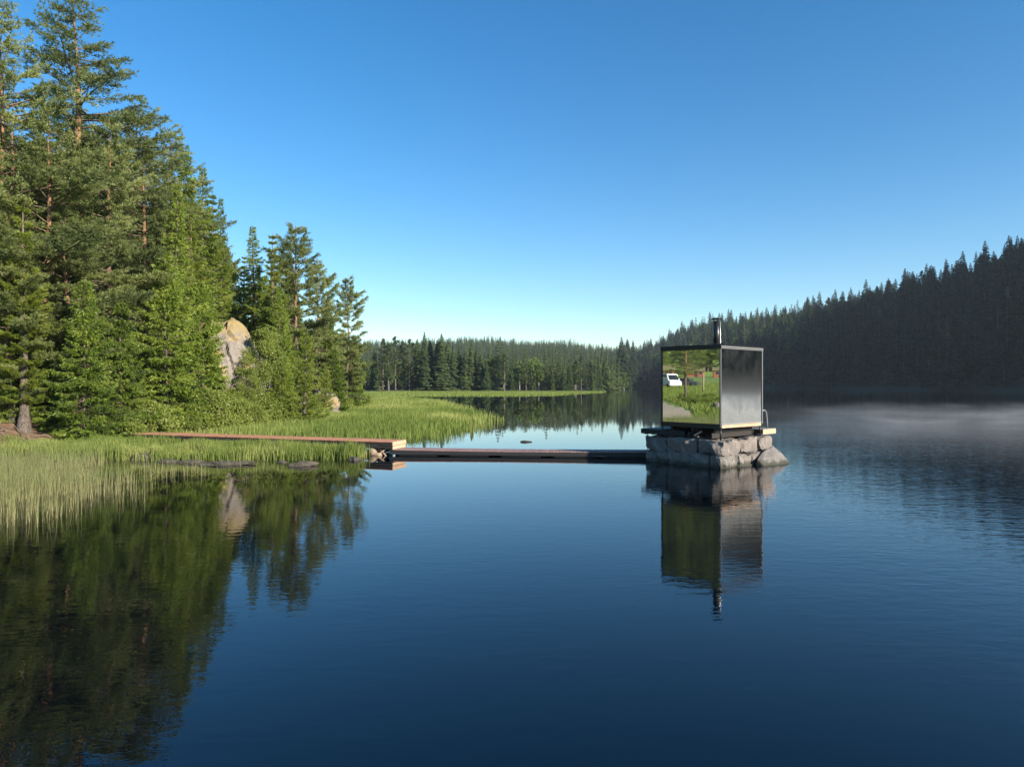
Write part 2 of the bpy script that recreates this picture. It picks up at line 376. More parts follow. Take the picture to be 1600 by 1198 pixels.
    # top leader
    tube(Cr,[tp[-1]+(0,0,-.3),tp[-1]+(0,0,.35*(H/14))],[.02,.006],3,1)
    B=np.concatenate(st); D=np.concatenate(sd); L=np.concatenate(sln); tn=np.concatenate(stint)
    sp_={'pine':.15,'young':.10,'spruce':.125}[kind]*(H/15)**.5/dens**.4
    cnt=np.maximum(1,np.ceil(L/sp_)).astype(int)
    idx=np.repeat(np.arange(len(L)),cnt); off=np.concatenate([np.arange(c)/max(1,c-1) if c>1 else np.array([1.]) for c in cnt])
    C=B[idx]+D[idx]*(L[idx]*(.25+.75*off))[:,None]+rg.normal(0,.02,(len(idx),3))
    tt=np.clip(tn[idx]+rg.normal(0,.07,len(idx)),0,1)
    if kind=='pine': blades(Cr,rg,C,nrm(D[idx]*.6+np.array([0,0,.55])),8,.175,.0165/dens**.5,.65,0,tt)
    elif kind=='young': blades(Cr,rg,C,nrm(D[idx]*.8+np.array([0,0,.5])),5,.13,.012,.5,0,tt)
    else: blades(Cr,rg,C,D[idx],2,.22/dens**.3,.032/dens**.5,.4,0,tt,droop=.2)
    return T,Cr
TPL={}
def template(name,seed,H,c0,Rr,kind,dens=1.0):
    T,Cr=conifer(seed,H,c0,Rr,kind,dens)
    tb=M_PBARK if kind=='pine' else M_SBARK
    fm={'pine':M_PINE,'young':M_YOUNG,'spruce':M_SPRUCE}[kind]
    TPL[name]=(T.mesh('trunk',[tb],smooth=[0]),Cr.mesh('crown',[fm,M_LIMB]),H)
template('pineA',11,20,.26,3.9,'pine'); template('pineB',12,18,.38,3.2,'pine'); template('pineC',13,17,.15,3.1,'pine')
template('pineD',14,13,.12,2.9,'pine',1.5); template('pineE',15,18,.28,3.5,'pine')
template('slim',21,16,.08,2.4,'spruce'); template('spA',22,13,.03,3.7,'spruce'); template('spB',23,10,.02,3.2,'spruce'); template('spC',24,15,.05,3.0,'spruce')
template('young',31,6.5,.06,1.35,'young'); template('youngB',32,5.5,.05,1.2,'young'); template('slimpine',33,16,.12,2.2,'young',2.4)
def broad(seed,H,Rr,nl,leaf,stems=1,base=.25,lobes=14):
    rg=rs(seed); T=Acc(); Cr=Acc()
    for s in range(stems):
        az=rg.uniform(0,6.28); sp_=0 if stems==1 else .35
        e=np.array([math.cos(az)*Rr*sp_*2,math.sin(az)*Rr*sp_*2,H*.85]); n=6; q=np.linspace(0,1,n)[:,None]
        pts=e*q**1.2+rg.normal(0,.03*H/5,(n,3))*q; pts[0]=(0,0,-.2)
        tube(T,pts,(.011*H+.01)*(1.1-q[:,0])/stems**.4,6)
    for k in range(lobes):
        u=rg.uniform(0,1); zz=H*(base+(1-base)*u*.95); rr=Rr*math.sin(math.pi*min(.97,.15+.8*u))**.7*rg.uniform(.3,.95); az=rg.uniform(0,6.28)
        c=np.array([math.cos(az)*rr,math.sin(az)*rr,zz]); rad=Rr*rg.uniform(.25,.45)
        p0=np.array([0,0,zz*.6]); tube(Cr,[p0,(p0+c)/2+(0,0,.1),c],[.02+.002*H,.012,.004],3,1)
        m=nl//lobes; d=nrm(rg.normal(0,1,(m,3))); pr=rad*rg.uniform(.35,1.15,(m,1))*(1+.35*np.sin(d[:,:1]*7+k)*np.cos(d[:,1:2]*6))
        C=c+d*pr*np.array([1,1,.75]); tint=np.clip(rg.normal(.5,.1)+rg.normal(0,.13,m),0,1)
        blades(Cr,rg,C,nrm(d+np.array([0,0,-.1])),2,leaf,leaf*.34,.8,0,tint)
    return T,Cr
def btemplate(name,*a,**k):
    mat=k.pop('mat',M_BROAD); T,Cr=broad(*a,**k); TPL[name]=(T.mesh('trunk',[M_BIRCH if k.get('stems',1)==1 else M_LIMB],smooth=[0]),Cr.mesh('crown',[mat,M_LIMB]),a[1])
btemplate('birch',41,8,2.0,9000,.11,base=.22,lobes=26)
btemplate('willow',42,2.4,1.3,7000,.085,stems=5,base=.05,lobes=20)
btemplate('shrub',43,1.1,.8,3000,.07,stems=4,base=.05,lobes=12)
btemplate('shrubB',44,.8,.9,2600,.06,stems=4,base=.0,lobes=12)
NAMES={'pine':'pine_tree','sp':'spruce_tree','sl':'spruce_tree','yo':'young_pine','bi':'birch_tree','wi':'willow_bush','sh':'shrub'}
def tree(tpl,x,y,H,label,group=None,rot=None,wide=1.0,z=None,name=None,cat='tree'):
    tm,cm,H0=TPL[tpl]; s=H/H0
    nm=name or ('pine_tree' if 'pine' in tpl else 'young_pine' if tpl.startswith('young') else 'birch_tree' if tpl=='birch' else 'willow_bush' if tpl=='willow' else 'shrub' if tpl.startswith('shrub') else 'spruce_tree')
    zz=(gz(x,y)-.08) if z is None else z
    e=link(nm,None,loc=(x,y,zz),rotz=rot if rot is not None else random.uniform(0,6.28),scale=(s*wide,s*wide,s))
    tag(e,label,cat,group)
    link('trunk',tm,e); link('crown',cm,e)
    return e
random.seed(5)
def T_(tpl,px,topy,d,label,group=None,wide=1.0,rot=None,cat='tree'):
    x=(px-CX)/F*d; zt=CAMZ+(HY-topy)/F*d; H=zt-gz(x,d)+.08
    return tree(tpl,x,d,H,label,group,rot,wide,cat=cat)
# the pines and spruces one can tell apart on the left slope
T_('pineE',-12,22,33,'tall pine cut off by the left edge, one bough reaching into the sky')
T_('pineA',133,-2,40,'tallest pine of the left bank, broad open crown and orange trunk',wide=1.3,rot=1.0)
T_('pineC',18,170,34,'dense grey-green pine filling the left edge below the tallest crowns',wide=1.35)
T_('pineD',78,300,35,'bushy pine in front of the tallest pine, crown at mid height',wide=1.35)
T_('pineB',212,166,45,'slender pine just right of the tallest pine, its crown leaning against it',wide=1.05)
T_('pineB',226,215,43,'pine with a bare orange-red trunk showing between the spruces',rot=2.2)
T_('pineE',262,200,50,'pine with an uneven dark top, second shoulder of the left skyline',wide=.9)
T_('spC',288,228,50,'tall dark spruce behind the orange pine trunk',wide=.95)
T_('slim',318,262,53,'narrow spruce on the rise left of the rock outcrop',wide=1.0)
T_('slimpine',332,300,54,'straight bare-stemmed pine at the top of the rock outcrop',wide=1.3)
T_('slim',347,310,60,'slim pointed spruce beside the gap of sky in the left skyline',wide=.75)
T_('slimpine',300,330,49,'light green pine on the crest above the rock outcrop',wide=1.4)
T_('slim',398,354,62,'thin grey-green spruce, first right of the gap of sky',wide=1.15)
T_('slimpine',424,364,58,'pale green pointed pine beside the dark broad pine',wide=1.5)
T_('pineD',467,350,60,'dark broad-topped pine standing highest between the gap and the point',wide=.98,rot=.4)
T_('pineD',496,408,65,'smaller dark pine stepping down toward the point',wide=.95,rot=2.0)
T_('pineD',541,432,72,'lone airy pine with layered branches near the end of the point',wide=.85,rot=3.0)
T_('spA',437,450,56,'full green spruce below the dark broad pine',wide=.9)
T_('spA',512,470,66,'spruce filling the gap between the two smallest dark pines',wide=.8)
T_('birch',408,515,46.5,'grey-green alder growing over the right side of the rock outcrop',wide=1.0)
T_('birch',388,575,44.6,'small alder leaning in front of the lower half of the rock outcrop',wide=.95)
T_('spB',348,590,43.4,'low bushy spruce before the left foot of the rock outcrop',wide=1.0)
T_('young',476,512,47.5,'bright green young pine standing alone at the meadow edge')
T_('youngB',440,560,47,'small bright pine left of the lone young pine',wide=1.1)
T_('spB',522,545,61,'low bright spruce at the meadow edge below the lone airy pine',wide=.9)
T_('spB',554,528,74,'outermost spruce at the very end of the point',wide=.8)
T_('youngB',508,575,58,'small pine beside the pale rocks at the meadow edge',wide=1.2)
T_('spB',428,520,50,'dark spruce left of the young pine',wide=.9)
T_('spA',132,440,31.5,'wide low spruce hanging over the bank at the reeds',wide=.9,rot=.3)
T_('spB',78,500,32.5,'short bright spruce by the bare earth bank',wide=.8)
T_('spA',262,392,38.5,'broad bright spruce in the middle of the left bank, boughs to the ground',wide=.98,rot=1.7)
T_('spB',312,440,42,'spruce touching the left side of the rock outcrop',wide=.9)
T_('spB',188,470,35,'shaded spruce between the two wide spruces',wide=.8)
T_('slimpine',38,300,31.2,'fluffy grey-green pine standing foremost at the far left',wide=1.3,rot=4.0)
T_('pineD',100,330,33.5,'lower fluffy pine between the far left pine and the wide spruce',wide=1.2,rot=2.6)
T_('pineE',66,190,33.2,'pale-needled pine with a deep crown in front of the tallest pine',wide=1.25,rot=3.3)
T_('pineD',20,330,31.6,'pale pine low at the left edge, needles almost to the ground',wide=1.15,rot=1.2)
T_('spA',14,478,31.8,'bright spruce at the left edge beside the foremost pine',wide=.85,rot=5.0)
T_('spB',8,520,35,'shaded spruce above the earth bank at the far left',wide=1.0)
T_('spB',48,545,34.5,'low spruce above the tree roots',wide=.9)
T_('spC',455,395,63,'spruce hidden in part behind the dark broad pine',wide=.9)
T_('slimpine',380,398,64,'short pale pine at the left side of the sky gap',wide=1.2)
T_('spC',415,430,57,'spruce on the crest right of the rock outcrop',wide=1.0)
T_('spB',338,560,44.5,'small spruce growing against the foot of the rock outcrop',wide=.8)
T_('willow',352,612,40.5,'light green willow bush below the rock outcrop')
T_('willow',322,630,40,'lower willow bush beside the boardwalk, left of the taller one')
T_('willow',398,632,43,'round willow bush right of the rock foot')
# filling of the slope behind: trees one cannot single out
SKP=[-200,0,30,60,130,190,205,235,270,300,330,350,366,376,400,440,465,490,512,520,540,558,580]
SKY=[60,60,150,120,40,150,170,200,222,250,300,335,452,440,375,380,372,420,470,500,470,540,600]
rg=rs(77); cnt=0; pos=[]
for k in range(3000):
    x=rg.uniform(-62,-17); y=rg.uniform(34,88); px=CX+F*x/y
    s=float(np.interp(y,LY,LX))-x
    if s<2.5 or px<-160 or px>575: continue
    if any((x-a_)**2+(y-b_)**2<8 for a_,b_ in pos): continue
    if 318<px<402 and y<58: continue
    ysk=np.interp(px,SKP,SKY)+rg.uniform(25,130)+(60 if px<200 else 0); g0=gz(x,y); H=CAMZ+(HY-ysk)/F*y-g0
    if H<4: continue
    H=min(H,rg.uniform(15,21)); pos.append((x,y))
    tp=['pineB','slim','spC','slimpine','pineC','spA','pineD'][rg.randint(7)]
    if px<240 and H>=8: tp=['pineC','pineE','pineB','pineC','pineD','pineA'][rg.randint(6)]
    if H<8: tp=['spB','spA','birch'][rg.randint(3)]
    nm='pine' if 'pine' in tp else 'birch' if tp=='birch' else 'spruce'
    where=[w_ for lim,w_ in ((40,'at the left edge behind the foremost trees'),(115,'left of the tallest pine'),(175,'behind the tallest pine'),(232,'behind the pine with the bare orange trunk'),(290,'behind the broad bright spruce'),(345,'on the slope left above the rock outcrop'),(376,'behind the crest of the rock outcrop'),(450,'just right of the gap of sky'),(520,'behind the dark broad-topped pine'),(999,'near the end of the point')) if px<lim][0]
    depth='up the slope ' if s>9 else 'low on the bank '
    tree(tp,x,y,H,{'pine':'pine ','birch':'small leafy tree ','spruce':'spruce '}[nm]+depth+where,'trees filling the left slope',rg.uniform(0,6.28),rg.uniform(.85,1.1))
    cnt+=1
    if cnt>=95: break
print('fill trees',cnt)
# undergrowth along the foot of the slope
for k in range(46):
    y=rg.uniform(31,84) if k%2 else rg.uniform(36,48); x=float(np.interp(y,LY,LX))-rg.uniform(-.3,2.2); px=CX+F*x/y
    if px<100 and y<36: continue
    tree(['shrub','shrubB','shrub'][k%3],x,y,rg.uniform(.8,1.7),'leafy shrub at the foot of the left slope, '+('left of the boardwalk start' if px<210 else 'below the broad bright spruce' if px<320 else 'below the rock outcrop' if px<420 else 'at the meadow edge' if px<520 else 'at the end of the point'),'shrubs along the foot of the left slope',rg.uniform(0,6.28),rg.uniform(.9,1.4),cat='bush')

# ------------------------------------------------------------------ distant trees
def far_mesh(seed,H,Rr,mats,tiers=16,nb=9,ragged=.25):
    rg=rs(seed); A=Acc()
    tube(A,[(0,0,-1),(0,0,H*.5),(0,0,H*.98)],[.22,.12,.015],4,1)
    for q in range(tiers):
        f=q/tiers; z=H*(.04+.96*f**.85); L=Rr*1.3*(1-f)**.85*rg.uniform(.8,1.1)+.12; n=max(4,int(nb*(1-.5*f)))
        for k in range(n):
            az=k*6.283/n+rg.uniform(-.4,.4); l=L*rg.uniform(1-ragged*2,1.1); h=np.array([math.cos(az),math.sin(az),0]); s=np.array([-h[1],h[0],0])
            up=H*.035; dr=-.28*l*(1-f); w_=l*.30+.08; tt=float(np.clip(rg.normal(.5,.2),0,1))
            b=np.array([0,0,z+up]); tip=b+h*l+(0,0,dr-up*.5)
            mid=b+h*l*.55+(0,0,dr*.5)
            A.add([b,mid+s*w_+(0,0,-.25),tip,mid-s*w_+(0,0,-.25),mid+(0,0,.18)],[(0,1,4),(4,1,2),(4,2,3),(0,4,3)],0,tt)
            for e in range(2):
                c=mid+s*rg.uniform(-1,1)*w_+h*rg.uniform(-.2,.3)*l; A.add([c+s*.18*l,c-s*.18*l,c+h*.22*l+(0,0,-.35-.1*l)],[(0,1,2)],0,float(np.clip(tt+rg.normal(0,.15),0,1)))
    return A.mesh('distant_conifer',mats)
def far_broad(seed,H,Rr,mats):
    rg=rs(seed); A=Acc(); tube(A,[(0,0,-1),(0,0,H*.7)],[.2,.08],4,1)
    for k in range(11):
        u=rg.uniform(.2,1); az=rg.uniform(0,6.28); rr=Rr*.75*math.sin(math.pi*min(.95,u*.85+.1))*rg.uniform(.2,1); c=np.array([math.cos(az)*rr,math.sin(az)*rr,H*(.22+.72*u)])
        d=nrm(rg.normal(0,1,(60,3))); blades(A,rg,c+d*Rr*.38*rg.uniform(.5,1.1,(60,1)),d,1,.6,.24,.8,0,np.clip(rg.normal(.5,.12)+rg.normal(0,.13,60),0,1))
    return A.mesh('distant_leafy',mats)
def far_pine(seed,H,Rr,mats):
    rg=rs(seed); A=Acc(); tube(A,[(0,0,-1),(.1,0,H*.5),(0,.1,H*.97)],[.24,.16,.04],5,1)
    for k in range(46):
        u=(k+.5)/46; az=rg.uniform(0,6.28); z=H*(.22+.76*u); L=Rr*(math.sin(math.pi*min(1,u*.8+.18))**.7)*rg.uniform(.4,1.1)*(1 if u<.9 else .6)
        c0=np.array([0,0,z]); c=c0+np.array([math.cos(az),math.sin(az),.18])*L; tube(A,[c0,c],[.05,.015],3,1)
        m=34; q=rg.uniform(.3,1,(m,1)); C=c0+(c-c0)*q+rg.normal(0,1,(m,3))*np.array([.28,.28,.14])*(L*.45+.3)
        blades(A,rg,C,nrm(rg.normal(0,.5,(m,3))+np.array([0,0,.5])),1,.42,.10,.5,0,np.clip(rg.normal(.5,.12)+rg.normal(0,.13,m),0,1))
    return A.mesh('distant_pine',mats)
FM=[M_FAR,M_SBARK]
MID=[far_mesh(50+i,[19,17,15,18][i],[2.6,2.2,2.5,3.0][i],FM,30,12,.22) for i in range(4)]+[far_pine(60+i,[18,16][i],[3.0,2.6][i],FM) for i in range(2)]+[far_broad(66,10,2.8,[M_FARB,M_BIRCH])]
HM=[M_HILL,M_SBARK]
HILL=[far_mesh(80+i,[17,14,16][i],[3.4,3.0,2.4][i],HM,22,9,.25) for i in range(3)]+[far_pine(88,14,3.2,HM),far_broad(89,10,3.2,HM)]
FARC=[far_mesh(90+i,[16,14,15][i],[2.7,2.5,2.1][i],FM,14,7,.3) for i in range(3)]+[far_broad(95,10,2.6,[M_FARB,M_BIRCH])]
def single(me,name,x,y,s,wide,label,group,rg):
    o=link(name,me,loc=(x,y,gz(x,y)-.2),rotz=rg.uniform(0,6.28),scale=(s*wide,s*wide,s)); tag(o,label,'tree',group); return o
# row of trees on the shore behind the far marsh: (px, top row, depth, mesh)
rg=rs(5)
row=[(585,545,236,0),(598,527,240,4),(607,536,232,5),(618,524,238,4),(630,532,240,4),(640,528,236,5),(652,530,240,1),(663,519,234,0),(672,532,240,3),(683,531,238,1),(690,522,236,1),(700,530,246,1),(708,545,238,2),(718,540,240,1),(727,550,238,3),(737,534,238,1),(744,546,244,1),(752,552,236,3),(760,563,234,2),(770,560,240,6),(778,554,236,4),(788,552,234,5),(800,575,238,1),(812,572,240,6),(822,566,236,5),(833,580,238,1),(842,574,238,6),(852,580,240,6),(862,572,236,1),(872,565,240,5),(880,578,236,2),(890,568,238,1),(900,562,240,4),(908,556,238,4),(916,566,242,5),(926,580,238,1),(936,570,246,0),(945,562,262,3)]
for i,(px,ty,d,m) in enumerate(row):
    x=(px-CX)/F*d; H0=[19,17,15,18,18,16,10][m]; H=CAMZ+(HY-ty)/F*d-gz(x,d)
    lab={663:'spruce with the tallest thin spire in the row behind the far marsh',908:'tall pine near the right end of the row behind the far marsh'}.get(px)
    single(MID[m],'pine_tree' if m in(4,5) else 'birch_tree' if m==6 else 'spruce_tree',x,d,H/H0,rg.uniform(1.15,1.5)*(.65 if px==663 else 1),lab or {0:'dark pointed spruce in the row behind the far marsh',4:'round-topped pine in the row behind the far marsh',6:'pale leafy tree in the row behind the far marsh'}.get(m if m in(0,4,6) else 4 if m==5 else 0),None if lab else 'row of trees behind the far marsh',rg)
def scatter(n,ph0,ph1,r0,r1,sp,seed,test=None):
    rg=rs(seed); out=[]; cell={}
    ph=np.radians(rg.uniform(ph0,ph1,n)); r=np.sqrt(rg.uniform(r0*r0,r1*r1,n)); x=r*np.sin(ph); y=r*np.cos(ph); z=gheight(x,y)
    for i in range(n):
        if z[i]<.08: continue
        k=(int(x[i]//sp),int(y[i]//sp))
        if k in cell: continue
        cell[k]=1
        out.append((x[i],y[i],z[i],r[i],math.degrees(ph[i])))
    return out
centre=scatter(14000,-16,11.5,236,960,6.2,3)
right=scatter(30000,9,64,225,960,7.0,4)
side=scatter(7000,64,112,200,420,7.0,6)
rg=rs(8)
cand=[]
for (x,y,z,r,ph) in right:
    px=CX+F*x/y
    if px<1615: cand.append((15/r*(1.4 if r<np.interp(ph,PHT,RST)+14 else .6),x,y,z))
cand.sort(reverse=True); pick=set((c[1],c[2]) for c in cand[:170])
for (q,x,y,z) in cand[:170]:
    m=rg.randint(4); s=rg.uniform(.7,1.75)
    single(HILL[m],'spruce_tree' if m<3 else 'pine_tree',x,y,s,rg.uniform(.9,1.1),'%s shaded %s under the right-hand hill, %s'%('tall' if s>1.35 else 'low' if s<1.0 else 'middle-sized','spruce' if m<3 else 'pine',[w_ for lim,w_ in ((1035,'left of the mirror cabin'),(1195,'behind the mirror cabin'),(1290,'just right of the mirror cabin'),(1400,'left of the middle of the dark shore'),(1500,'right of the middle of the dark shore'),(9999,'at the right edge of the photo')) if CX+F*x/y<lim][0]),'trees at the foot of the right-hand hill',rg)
# crest trees of the right hill, the ones standing against the sky
for (px,ty) in ((1525,393),(1556,392),(1572,377),(1588,378),(1597,372),(1478,408),(1496,412),(1510,410),(1540,402),(1436,426),(1460,420),(1318,455)):
    ph=math.degrees(math.atan((px-CX)/F)); rr=float(np.interp(ph,PHT,RCT))*.985; d=rr*math.cos(R(ph)); x=rr*math.sin(R(ph)); H=CAMZ+(HY-ty)/F*d-gz(x,d)
    single(HILL[rg.randint(3)],'spruce_tree',x,d,max(.7,H/16),.8,'spruce pointing into the sky on the crest of the right-hand hill','crest spruces of the right-hand hill',rg)
def forest(name,pts,meshes,weights,smin,smax,seed,choose=None):
    """one mass of far trees: points carrying copies of the tree meshes"""
    rg=rs(seed); n=len(pts); V=np.array([(p[0],p[1],p[2]-.2) for p in pts])
    me=bpy.data.meshes.new(name); me.vertices.add(n); me.vertices.foreach_set('co',V.ravel())
    pk=rg.choice(len(meshes),n,p=weights) if choose is None else np.array([choose(p,rg) for p in pts])
    for nm,ty,vals in (('pick','INT',pk.astype(np.int32)),('size','FLOAT',rg.uniform(smin,smax,n)),('turn','FLOAT',rg.uniform(0,6.28,n))):
        at=me.attributes.new(nm,ty,'POINT'); at.data.foreach_set('value',vals)
    o=link(name,me); tag(o,kind='stuff')
    ng=bpy.data.node_groups.new(name,'GeometryNodeTree'); ng.interface.new_socket('Geometry',in_out='INPUT',socket_type='NodeSocketGeometry'); ng.interface.new_socket('Geometry',in_out='OUTPUT',socket_type='NodeSocketGeometry')
    gi=ng.nodes.new('NodeGroupInput'); go=ng.nodes.new('NodeGroupOutput'); jn=ng.nodes.new('GeometryNodeJoinGeometry')
    def attr(nm,ty):
        a_=ng.nodes.new('GeometryNodeInputNamedAttribute'); a_.data_type=ty; a_.inputs['Name'].default_value=nm; return a_.outputs[0]
    ap=attr('pick','INT'); asz=attr('size','FLOAT'); atn=attr('turn','FLOAT')
    cb=ng.nodes.new('ShaderNodeCombineXYZ'); ng.links.new(atn,cb.inputs[2])
    for k,(src) in enumerate(meshes):
        oi=ng.nodes.new('GeometryNodeObjectInfo'); oi.inputs['Object'].default_value=src; oi.inputs['As Instance'].default_value=True; oi.transform_space='ORIGINAL'
        cp=ng.nodes.new('FunctionNodeCompare'); cp.data_type='INT'; cp.operation='EQUAL'; ng.links.new(ap,cp.inputs[2]); cp.inputs[3].default_value=k
        ip=ng.nodes.new('GeometryNodeInstanceOnPoints'); ng.links.new(gi.outputs[0],ip.inputs['Points']); ng.links.new(cp.outputs[0],ip.inputs['Selection'])
        ng.links.new(oi.outputs['Geometry'],ip.inputs['Instance']); ng.links.new(cb.outputs[0],ip.inputs['Rotation']); ng.links.new(asz,ip.inputs['Scale'])
        ng.links.new(ip.outputs[0],jn.inputs[0])
    ng.links.new(jn.outputs[0],go.inputs[0])
    md=o.modifiers.new('trees','NODES'); md.node_group=ng
    return o
def first(me):   # a standing tree that uses this mesh
    for o in COL.objects:
        if o.data==me: return o
FC=[]
for i,me in enumerate(FARC):      # nearest trees of the far wood, standing singly
    for k in range(9):
        px=[590,655,700,765,805,835,868,925,948][k]+i*9; d=262+i*7+k; x=(px-CX)/F*d
        o=single(me,'birch_tree' if i==3 else 'spruce_tree',x,d,.95,rg.uniform(.9,1.1),('pale leafy tree' if i==3 else 'spruce')+' in the second rank behind the far marsh row, '+('left part' if px<700 else 'middle part' if px<840 else 'right part'),'second rank of trees behind the far marsh',rg)
    FC.append(first(me))
rg.rand()
for me in HILL[4:]:
    x=P(1300,d=292).x; single(me,'birch_tree',x,292,1.0,1.0,'round leafy tree in shade at the foot of the right-hand hill',None,rg)
HC=[first(m) for m in HILL]
forest('forest',centre,FC,None,.55,1.15,31,choose=lambda p,g: 3 if g.rand()<(.32 if p[3]<420 else .12) else g.randint(3))
def ch(p,g):
    px=CX+F*p[0]/max(p[1],1)
    if px<1260 and p[3]>np.interp(p[4],PHT,RST)+60: return 5 if g.rand()<.45 else 6 if g.rand()<.5 else g.randint(3)  # sunlit patch of the hill painted in with paler far-wood trees
    return g.choice([0,0,1,2,3,3,4])
edge=[p for p in scatter(9000,9,64,225,600,3.2,14) if p[3]<np.interp(p[4],PHT,RST)+12]
rest=[p for p in right if (p[0],p[1]) not in pick]
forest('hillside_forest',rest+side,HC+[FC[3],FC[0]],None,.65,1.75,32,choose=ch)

# ------------------------------------------------------------------ reeds, sedge and grass
def grass(name,x,y,z,hh,wd,mat,rg,lean=.12,tint=None,kind='stuff'):
    n=len(x); A=Acc(); az=rg.uniform(0,6.28,n); sx=np.cos(az)*wd/2; sy=np.sin(az)*wd/2
    lx=rg.normal(0,lean,n)*hh; ly=rg.normal(0,lean,n)*hh
    b0=np.stack([x-sx,y-sy,z],1); b1=np.stack([x+sx,y+sy,z],1)
    m0=np.stack([x-sx*.8+lx*.35,y-sy*.8+ly*.35,z+hh*.6],1); m1=np.stack([x+sx*.8+lx*.35,y+sy*.8+ly*.35,z+hh*.6],1)
    tp=np.stack([x+lx,y+ly,z+hh*.98],1)
    V=np.stack([b0,b1,m1,m0,tp],1).reshape(-1,3); i=np.arange(n)*5
    Tt=np.concatenate([np.stack([i,i+1,i+2],1),np.stack([i,i+2,i+3],1),np.stack([i+3,i+2,i+4],1)])
    tn=np.clip(rg.normal(.5,.17,n),0,1) if tint is None else np.clip(tint,0,1)
    A.add(V,Tt,0,np.repeat(tn,5)); o=link(name,A.mesh(name,[mat])); tag(o,kind=kind); return o
def sample(Q,n,rg,dens=None):
    Q=np.array(Q); lo=Q.min(0); hi=Q.max(0); x=rg.uniform(lo[0],hi[0],n); y=rg.uniform(lo[1],hi[1],n); k=inpoly(x,y,Q)
    x,y=x[k],y[k]; d=polydist(x,y,Q)
    if dens is not None: q=rg.rand(len(x))<dens(x,y,d); x,y=x[q],y[q]
    return x,y
rg=rs(99)
pq=lambda *a: [(P(px,py).x,P(px,py).y) for px,py in a]
# sparse reeds standing in the near water
RQ=[(-24,11)]+pq((0,848),(80,825),(150,808),(230,792),(300,782),(380,758),(450,742),(520,728),(575,720))+[(-5.6,27.2),(-12,29),(-24,29)]
x,y=sample(RQ,95000,rg,lambda x,y,d: np.clip(.04+.96*sst(0,4.5,d),0,1)*sst(.34,.66,fbm(x/1.3,y/.9,7,3)+.14*sst(210,60,CX+F*x/y))*(.13+.87*sst(250,90,CX+F*x/y+18*fbm(x,y,2,2)))*np.where((y>24.3)&(CX+F*x/y>190),.25,1))
print('reeds',len(x))
grass('reeds',x,y,np.full(len(x),-.05),rg.uniform(.35,.85,len(x))*np.where((y>22)&(CX+F*x/y>190),.6,1),rg.uniform(.005,.011,len(x)),M_REED,rg,.10,.45+.22*rg.normal(0,1,len(x))+.9*(fbm(x/1.2,y/1.2,3,3)-.45))
# taller sedge between the boardwalk and the reeds
SQ=[(-26,26.5),(-20,26.2),(-14,26.0),(-10,26.2),(-6.2,26.6),(-5.7,27.8),(-8,28.7),(-17.4,31.7),(-22,31.5),(-26,31)]
x,y=sample(SQ,150000,rg,lambda x,y,d: np.clip(.15+sst(0,.8,d),0,1)*(.12+.88*sst(.36,.54,fbm(x/.8,y/.8,15,3))))
grass('sedge',x,y,np.full(len(x),-.02),rg.uniform(.35,.72,len(x))*(.45+1.1*fbm(x/1.1,y/1.1,4,3)),rg.uniform(.012,.024,len(x)),M_SEDGE,rg,.14,.42+.24*rg.normal(0,1,len(x))+1.3*(fbm(x/1.6,y/1.6,8,3)-.45))
# open marsh beyond the boardwalk
x,y=sample(MP,330000,rg,lambda x,y,d: np.clip(.06+sst(0,5.0,d),0,1)*np.clip(38/y,0,1)**1.0)
z=gheight(x,y); z=np.maximum(z,-.05); print('marsh',len(x))
grass('marsh_grass',x,y,z,rg.uniform(.30,.62,len(x))*np.interp(y,[30,60,130],[1,1.05,1.2]),rg.uniform(.016,.03,len(x))*np.interp(y,[30,60,130],[1,1.6,3.5]),M_SEDGE,rg,.12,.5+.18*rg.normal(0,1,len(x))+1.6*(fbm(x/5,y/9,18,4)-.45))
# far strip of marsh
FQ=pq((540,618.5),(700,618.5),(820,618.5),(880,617),(915,614.5),(945,612.8))+[(33,236),(0,238),(-60,238)]
x,y=sample(FQ,90000,rg,lambda x,y,d: np.clip(sst(-.5,3,d),.1,1))
grass('far_marsh_grass',x,y,np.full(len(x),-.05),rg.uniform(.2,.42,len(x)),rg.uniform(.08,.16,len(x)),M_SEDGE,rg,.12,.62+.13*rg.normal(0,1,len(x)))
# short grass on the bank
bx=rg.uniform(-36,-15,160000); by=rg.uniform(27,86,160000); L=np.interp(by,LY,LX); s=L-bx
k=(s>-.6)&(s<5)&(fbm(bx/2.2,by/2.2,55,3)>.43+.06*sst(0,4,s)-.12*sst(42,48,by))&~((bx<-18.6)&(by<33.2)); bx,by=bx[k],by[k]
grass('bank_grass',bx,by,gheight(bx,by),rg.uniform(.15,.45,len(bx)),rg.uniform(.014,.03,len(bx)),M_SEDGE,rg,.25,.3+.2*rg.normal(0,1,len(bx)))
# meadow left of the photograph's edge (in the mirror)
bx=-19-np.abs(rg.uniform(0,1,60000))**1.6*75; by=rg.uniform(4,26,60000)
k=(np.interp(by,LY,LX)-bx>0); _n=(-math.cos(R(42)),-math.sin(R(42))); _q=(bx-7.31)*_n[0]+(by-23.9)*_n[1]; _vx=bx-2*_q*_n[0]; _vy=by-2*_q*_n[1]; _px=CX+F*_vx/_vy
k&=~((_vy>50)&(_vy<67)&(_px<1098-(_vy-50)*3.6))     # bare gravel track
bx,by=bx[k],by[k]
grass('meadow_grass',bx,by,gheight(bx,by),rg.uniform(.15,.5,len(bx)),rg.uniform(.03,.07,len(bx)),M_SEDGE,rg,.25)

